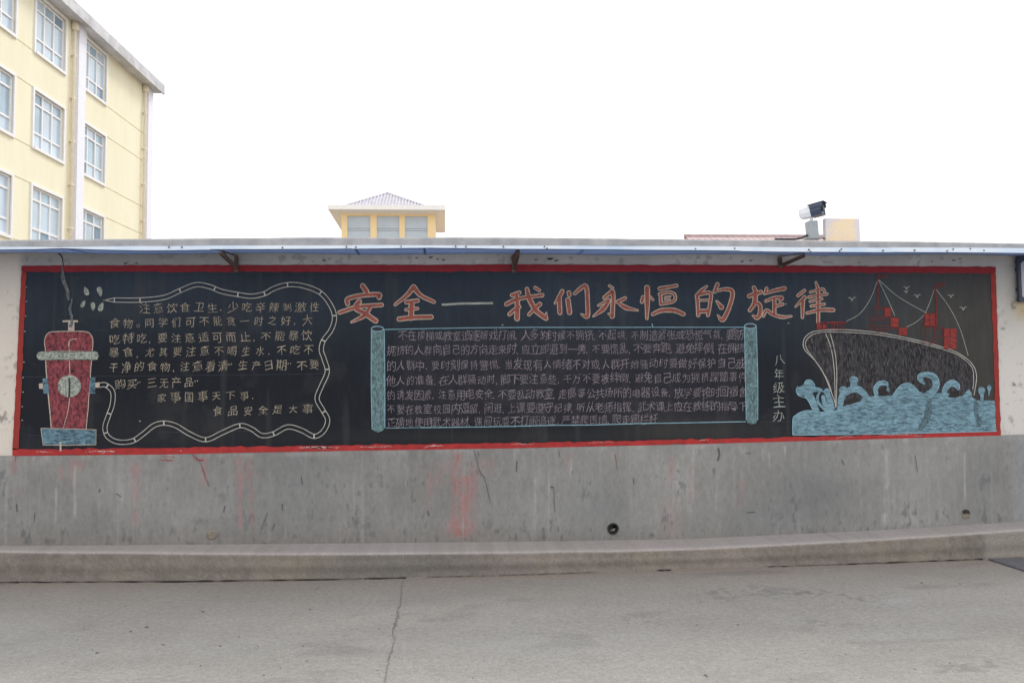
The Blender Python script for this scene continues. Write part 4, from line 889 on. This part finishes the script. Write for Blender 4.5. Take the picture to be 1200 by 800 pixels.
# loose grit on the paving
mb = MB()
spots = [(172,735,3.5),(114,765,2.5),(191,756,3),(258,757,2.5),(153,740,2),(238,717,3),(372,690,3.5),(363,714,2),(147,710,2),(465,733,2.5),(462,731,2),(24,683,2),(30,684,2),(425,678.5,2.5),(826,791,2),(1080,640+43,3),(1125,684,2)]
spots += [(random.uniform(0, 1200), random.uniform(676, 800), random.uniform(.5, 1.3)) for _ in range(100)]
for x, y, s in spots:
    p = G(x, y); r = s*.0030*random.uniform(.7, 1.3); a = random.random()*6
    V = [(p.x+r*math.cos(a+k*1.047)*(1+.3*random.random())*1.4, p.y+r*math.sin(a+k*1.047), .001) for k in range(6)]+[(p.x+.6*r*math.cos(a+k*1.047), p.y+.6*r*math.sin(a+k*1.047), r*.8+.003) for k in range(6)]
    mb.add(V, [(k, (k+1) % 6, 6+(k+1) % 6, 6+k) for k in range(6)]+[(6,7,8,9,10,11)])
o = mb.build('grit', M['stone']); tag(o, 'scattered small stones and crumbs on the grey paving', 'grit', kind='stuff')

# ------------------------------------------------------------------ yellow building at the left
hzn = lambda x: 461.0 - (x-600)*.011
va = rays(575.0, hzn(575)); va[2] = 0; va /= np.linalg.norm(va)           # facade runs away along this
d = rays(171.0, hzn(171)); d[2] = 0; corner = CN+d*(39/ (d @ np.array([math.sin(YAW), math.cos(YAW), 0]))); corner[2] = 0
eu = -va; rz = math.atan2(eu[1], eu[0])
bld = empty('school_building', Vector(corner.tolist()), rz)
tag(bld, 'tall pale yellow building with white framed windows and grey eave behind the wall at left', 'building')
en = np.array([-eu[1], eu[0], 0])
def B(px_, py_, off=0.0):
    d = rays(float(px_), float(py_)); o = corner+en*off; t = ((o-CN) @ en)/(d @ en); p = CN+d*t; q = p-corner; return float(q @ eu), float(p[2])
zz = lambda x, y: (x/2.758, y/2.758)

def facade(holes, u0, u1, z0, z1, depth):
    """wall face with real openings and their reveals"""
    us = sorted({u0, u1, *[h[0] for h in holes], *[h[1] for h in holes]}); zs = sorted({z0, z1, *[h[2] for h in holes], *[h[3] for h in holes]})
    V = []; Fc = []
    def q(*p): k = len(V); V.extend(p); Fc.append((k, k+1, k+2, k+3))
    for a, b in zip(us[:-1], us[1:]):
        for c_, d_ in zip(zs[:-1], zs[1:]):
            if any(h[0] <= a and b <= h[1] and h[2] <= c_ and d_ <= h[3] for h in holes): continue
            q((a, 0, c_), (a, 0, d_), (b, 0, d_), (b, 0, c_))
    for a, b, c_, d_ in holes:
        q((a, 0, c_), (a, -depth, c_), (a, -depth, d_), (a, 0, d_)); q((b, 0, c_), (b, 0, d_), (b, -depth, d_), (b, -depth, c_))
        q((a, 0, d_), (a, -depth, d_), (b, -depth, d_), (b, 0, d_)); q((a, 0, c_), (b, 0, c_), (b, -depth, c_), (a, -depth, c_))
    return V, Fc
WINS = [(u, u+2.05, z, z+1.98) for u in (4.6, 7.98, 11.3, 15.5, 18.9) for z in (13.56, 10.2, 6.84, 3.48)]
V, Fc = facade(WINS, 0, 22, 0, 15.72, .16)
def q(*p):
    k = len(V); V.extend(p); Fc.append((k, k+1, k+2, k+3))
q((0,0,0),(0,-9,0),(0,-9,15.72),(0,0,15.72)); q((22,0,0),(22,0,15.72),(22,-9,15.72),(22,-9,0)); q((0,-9,0),(22,-9,0),(22,-9,15.72),(0,-9,15.72)); q((0,-.2,15.7),(22,-.2,15.7),(22,-9,15.7),(0,-9,15.7))
mesh('rendered_wall', V, Fc, M['yellow'], bld, local=True)
mb = MB()
for z in (13.50, 12.24, 10.13, 8.88, 6.77, 5.5):
    for a, b in ((.56, 4.52), (7.75, 7.9), (10.11, 11.22), (13.43, 15.42)) if z in (12.24, 8.88, 5.5) else ((.56, 4.52), (10.11, 11.22), (13.43, 15.42)):
        mb.box((a, -.02, z), (b, .012, z+.03))
mb.build('string_course', M['groove'], bld, local=True)
# eave slab with dark-stained soffit, gutter edge
mb = MB(); mb.box((-.25, -9.4, 15.72), (22.4, .50, 15.98)); mb.box((-.27, .48, 15.66), (22.4, .56, 16.10)); o = mb.build('eave', M['eave'], bld, local=True); 
mb = MB(); mb.box((-.02, -.3, 0), (.52, .13, 15.715)); mb.build('corner_pilaster', M['coolwhite'], bld, local=True)
mb = MB(); mb.box((6.62, -.02, 0), (7.2, .16, 15.715)); mb.build('pilaster', M['coolwhite'], bld, local=True)
for u_ in (7.46, .84):
    mb = MB(); mb.tube([(u_, .10, 0), (u_, .10, 15.2), (u_, .12, 15.4)], .058, 10)
    mb.tube([(u_, .12, 15.38), (u_, .12, 15.45), (u_, .12, 15.72)], [.08, .14, .14], 10); o = mb.build('downpipe', M['pipe'], bld, local=True, smooth=True)
    for z in np.arange(1.2, 15, 1.65):
        b_ = MB(); b_.box((u_-.08, -.005, z), (u_+.08, .165, z+.05)); c_ = b_.build('clip', M['pipe'], o, local=True)
mb = MB(); mb.tube([(-.02, -.3, 12.35), (-.10, -.3, 12.6), (-.14, -.3, 13.1), (-.10, -.3, 13.7), (-.02, -.3, 13.95)], [.1, .22, .26, .22, .1], 10); mb.build('wall_lamp', M['grey_metal'], bld, local=True, smooth=True)
wf = None
def window(a, b, z0, z1, k):
    m = MB(); t = .10; y = .05
    for bx in (((a-t, -.02, z0-t), (a, y, z1+t)), ((b, -.02, z0-t), (b+t, y, z1+t)), ((a, -.02, z1), (b, y, z1+t)), ((a, -.02, z0-t), (b, y+.03, z0))): m.box(*bx)
    f = m.build('window', M['paintwhite'], bld, local=True)
    W_ = b-a; H_ = z1-z0; cu = [a, a+W_*.34, a+W_*.66, b]; cz = [z0, z0+H_*.27, z0+H_*.78, z1]; s_ = .035
    m = MB()
    for c_ in cu: m.box((c_-s_+(s_ if c_ == a else -s_ if c_ == b else 0), -.12, z0), (c_+s_+(s_ if c_ == a else -s_ if c_ == b else 0), -.05, z1))
    for i_, c_ in enumerate(cz):
        o_ = s_ if i_ == 0 else (-s_ if i_ == 3 else 0)
        for j_ in range(3):
            m.box((cu[j_]+s_*(2 if j_ == 0 else 1), -.118, c_-s_+o_), (cu[j_+1]-s_*(2 if j_ == 2 else 1), -.052, c_+s_+o_))
    m.build('window_bars', M['paintwhite'], f, local=True)
    for j_ in range(3):
        for i_ in range(3):
            p_ = MB(); p_.box((cu[j_]+s_*.5, -.10, cz[i_]+s_*.5), (cu[j_+1]-s_*.5, -.095, cz[i_+1]-s_*.5)); mt_ = M['pane_dark'] if (j_*3+i_+k*5) % 11 == 0 else M['pane'] if (i_ == 2 and (j_+k) % 2) or (i_ == 1 and j_ == (k % 3) and k % 2) else M['pane2']
            p_.build('pane', mt_, f, local=True)
    # dim room behind
    m = MB(); m.box((a, -.158, z0), (b, -.15, z1)); m.build('curtain', M['pane2'], f, local=True)
for k, h in enumerate(WINS):
    if h[2] > 6: window(*h, k)
for h in WINS:
    if not h[2] > 6:
        m = MB(); m.box((h[0], -.10, h[2]), (h[1], -.09, h[3])); m.build('window', M['pane2'], bld, local=True)

# ------------------------------------------------------------------ yellow pavilion with hipped roof beyond the wall
TD = 52.67                       # metres beyond the camera
tl, tr = D(400, 262, TD), D(510, 262, TD)
pav = empty('rooftop_pavilion', (tl.x, tl.y, 0)); tag(pav, 'small yellow building with three grey shuttered openings and hipped tiled roof beyond the wall', 'building')
PWD = tr.x-tl.x; ztop = D(455, 250, TD).z; zsl = D(455, 245.5, TD-.75).z; zst = D(455, 240, TD-.75).z; DP = 6.0
op = []
for x0, x1 in ((407, 434), (441.5, 468), (474.5, 501)): op.append((D(x0, 260, TD).x-tl.x, D(x1, 260, TD).x-tl.x, D(455, 280, TD).z-1.0, D(455, 253, TD).z))
V, Fc = facade(op, 0, PWD, 0, ztop+.15, .15)
V = [(x, -y, z) for x, y, z in V]; Fc = [tuple(reversed(f)) for f in Fc]
def q(*p):
    k = len(V); V.extend(p); Fc.append((k, k+1, k+2, k+3))
H_ = ztop+.15
q((0,0,0),(0,0,H_),(0,DP,H_),(0,DP,0)); q((PWD,0,0),(PWD,DP,0),(PWD,DP,H_),(PWD,0,H_)); q((0,DP,0),(0,DP,H_),(PWD,DP,H_),(PWD,DP,0))
mesh('rendered_wall', V, Fc, M['yellow2'], pav, local=True)
mb = MB(); mb.box((-.72, -.72, zsl), (PWD+.62, DP+.7, zst)); mb.build('eave', M['white_concrete'], pav, local=True)
mb = MB(); mb.add([(-.72, -.72, zsl-.002), (PWD+.62, -.72, zsl-.002), (PWD+.62, DP+.7, zsl-.002), (-.72, DP+.7, zsl-.002), (.002, .0, ztop-.04), (PWD-.002, .0, ztop-.04), (PWD-.002, DP, ztop-.04), (.002, DP, ztop-.04)], [(0,4,5,1),(1,5,6,2),(2,6,7,3),(3,7,4,0)]); mb.build('soffit', M['white_concrete'], pav, local=True)
for a, b, c_, d_ in op:
    f = MB().box((a, .10, c_), (b, .12, d_)).build('shutter', M['shutter'], pav, local=True)
    m = MB()
    for z in (c_+.62*(d_-c_)-.0, c_+.90*(d_-c_)-.55): m.box((a+.02, .085, z), (b-.02, .099, z+.045))
    m.build('shutter_rail', M['grey_metal'], f, local=True)
# tiled hip roof: each roll of tiles is a raised rib
ax_, ay = PWD*.455, DP*.5; apz = D(457, 225, TD+2.6).z; rb = .05; x0, x1, y0, y1 = .1, PWD-.45, -.15, DP+.1
zr = zst+.0; V = []; Fc = []
cor = [(x0,y0,zr),(x1,y0,zr),(x1,y1,zr),(x0,y1,zr)]
m = MB(); m.add(cor+[(ax_, ay, apz)], [(0,1,4),(1,2,4),(2,3,4),(3,0,4)]); rf = m.build('tiled_roof', M['tile'], pav, local=True)
def ribs(A_, B_):
    A_, B_, T_ = Vector(A_), Vector(B_), Vector((ax_, ay, apz)); n = 26; m = MB(); nrm = (B_-A_).cross(T_-A_).normalized(); foot = None
    e = (B_-A_).normalized(); tfr = (T_-A_).dot(e)/(B_-A_).length; up_ = (T_-A_)-e*(T_-A_).dot(e)
    for k in range(1, n):
        t = k/n; s_ = t/tfr if t < tfr else (1-t)/(1-tfr); p = A_+(B_-A_)*t+nrm*.02
        m.bar(p, p+up_*s_*.98, .09, .07, nrm)
    o = m.build('tile_rolls', M['tile'], rf, local=True); o['kind'] = 'stuff'
for a, b in ((0, 1), (1, 2), (2, 3), (3, 0)): ribs(cor[a], cor[b])
m = MB()
for c_ in cor: m.bar(Vector(c_)+Vector((0, 0, .03)), Vector((ax_, ay, apz+.03)), .16, .10)
m.build('hip_ridge', M['tile'], rf, local=True)

# ------------------------------------------------------------------ long red roofed house far beyond the wall
RD = 40
a, b = D(803, 275.3, RD), D(975, 275.6, RD); hs_ = empty('red_roofed_house', (a.x, a.y, 0)); tag(hs_, 'low house whose long red tiled roof just shows above the wall left of the camera', 'house')
LN = b.x-a.x-.1; zr = a.z
m = MB(); m.box((.3, -3.6, 0), (LN-.3, 3.6, zr-1.9)); m.build('house_wall', M['yellow2'], hs_, local=True)
m = MB(); m.add([(0, -4, zr-2.1), (LN, -4, zr-2.1), (LN, 4, zr-2.1), (0, 4, zr-2.1), (0.0, 0, zr-.05), (LN, 0, zr-.05)], [(0,1,5,4),(2,3,4,5),(0,4,3),(1,2,5),(0,3,2,1)]); rf = m.build('tiled_roof', M['redtile'], hs_, local=True)
m = MB(); m.tube([(-.05, 0, zr-.06), (LN, 0, zr-.06)], .11, 8); m.build('ridge_tiles', M['redtile'], rf, local=True)
m = MB()
for k in range(1, int(LN/.3)): m.bar((k*.3, -4, zr-2.10), (k*.3, -.05, zr-.075), .10, .03)
o = m.build('tile_rolls', M['redtile'], rf, local=True); o['kind'] = 'stuff'
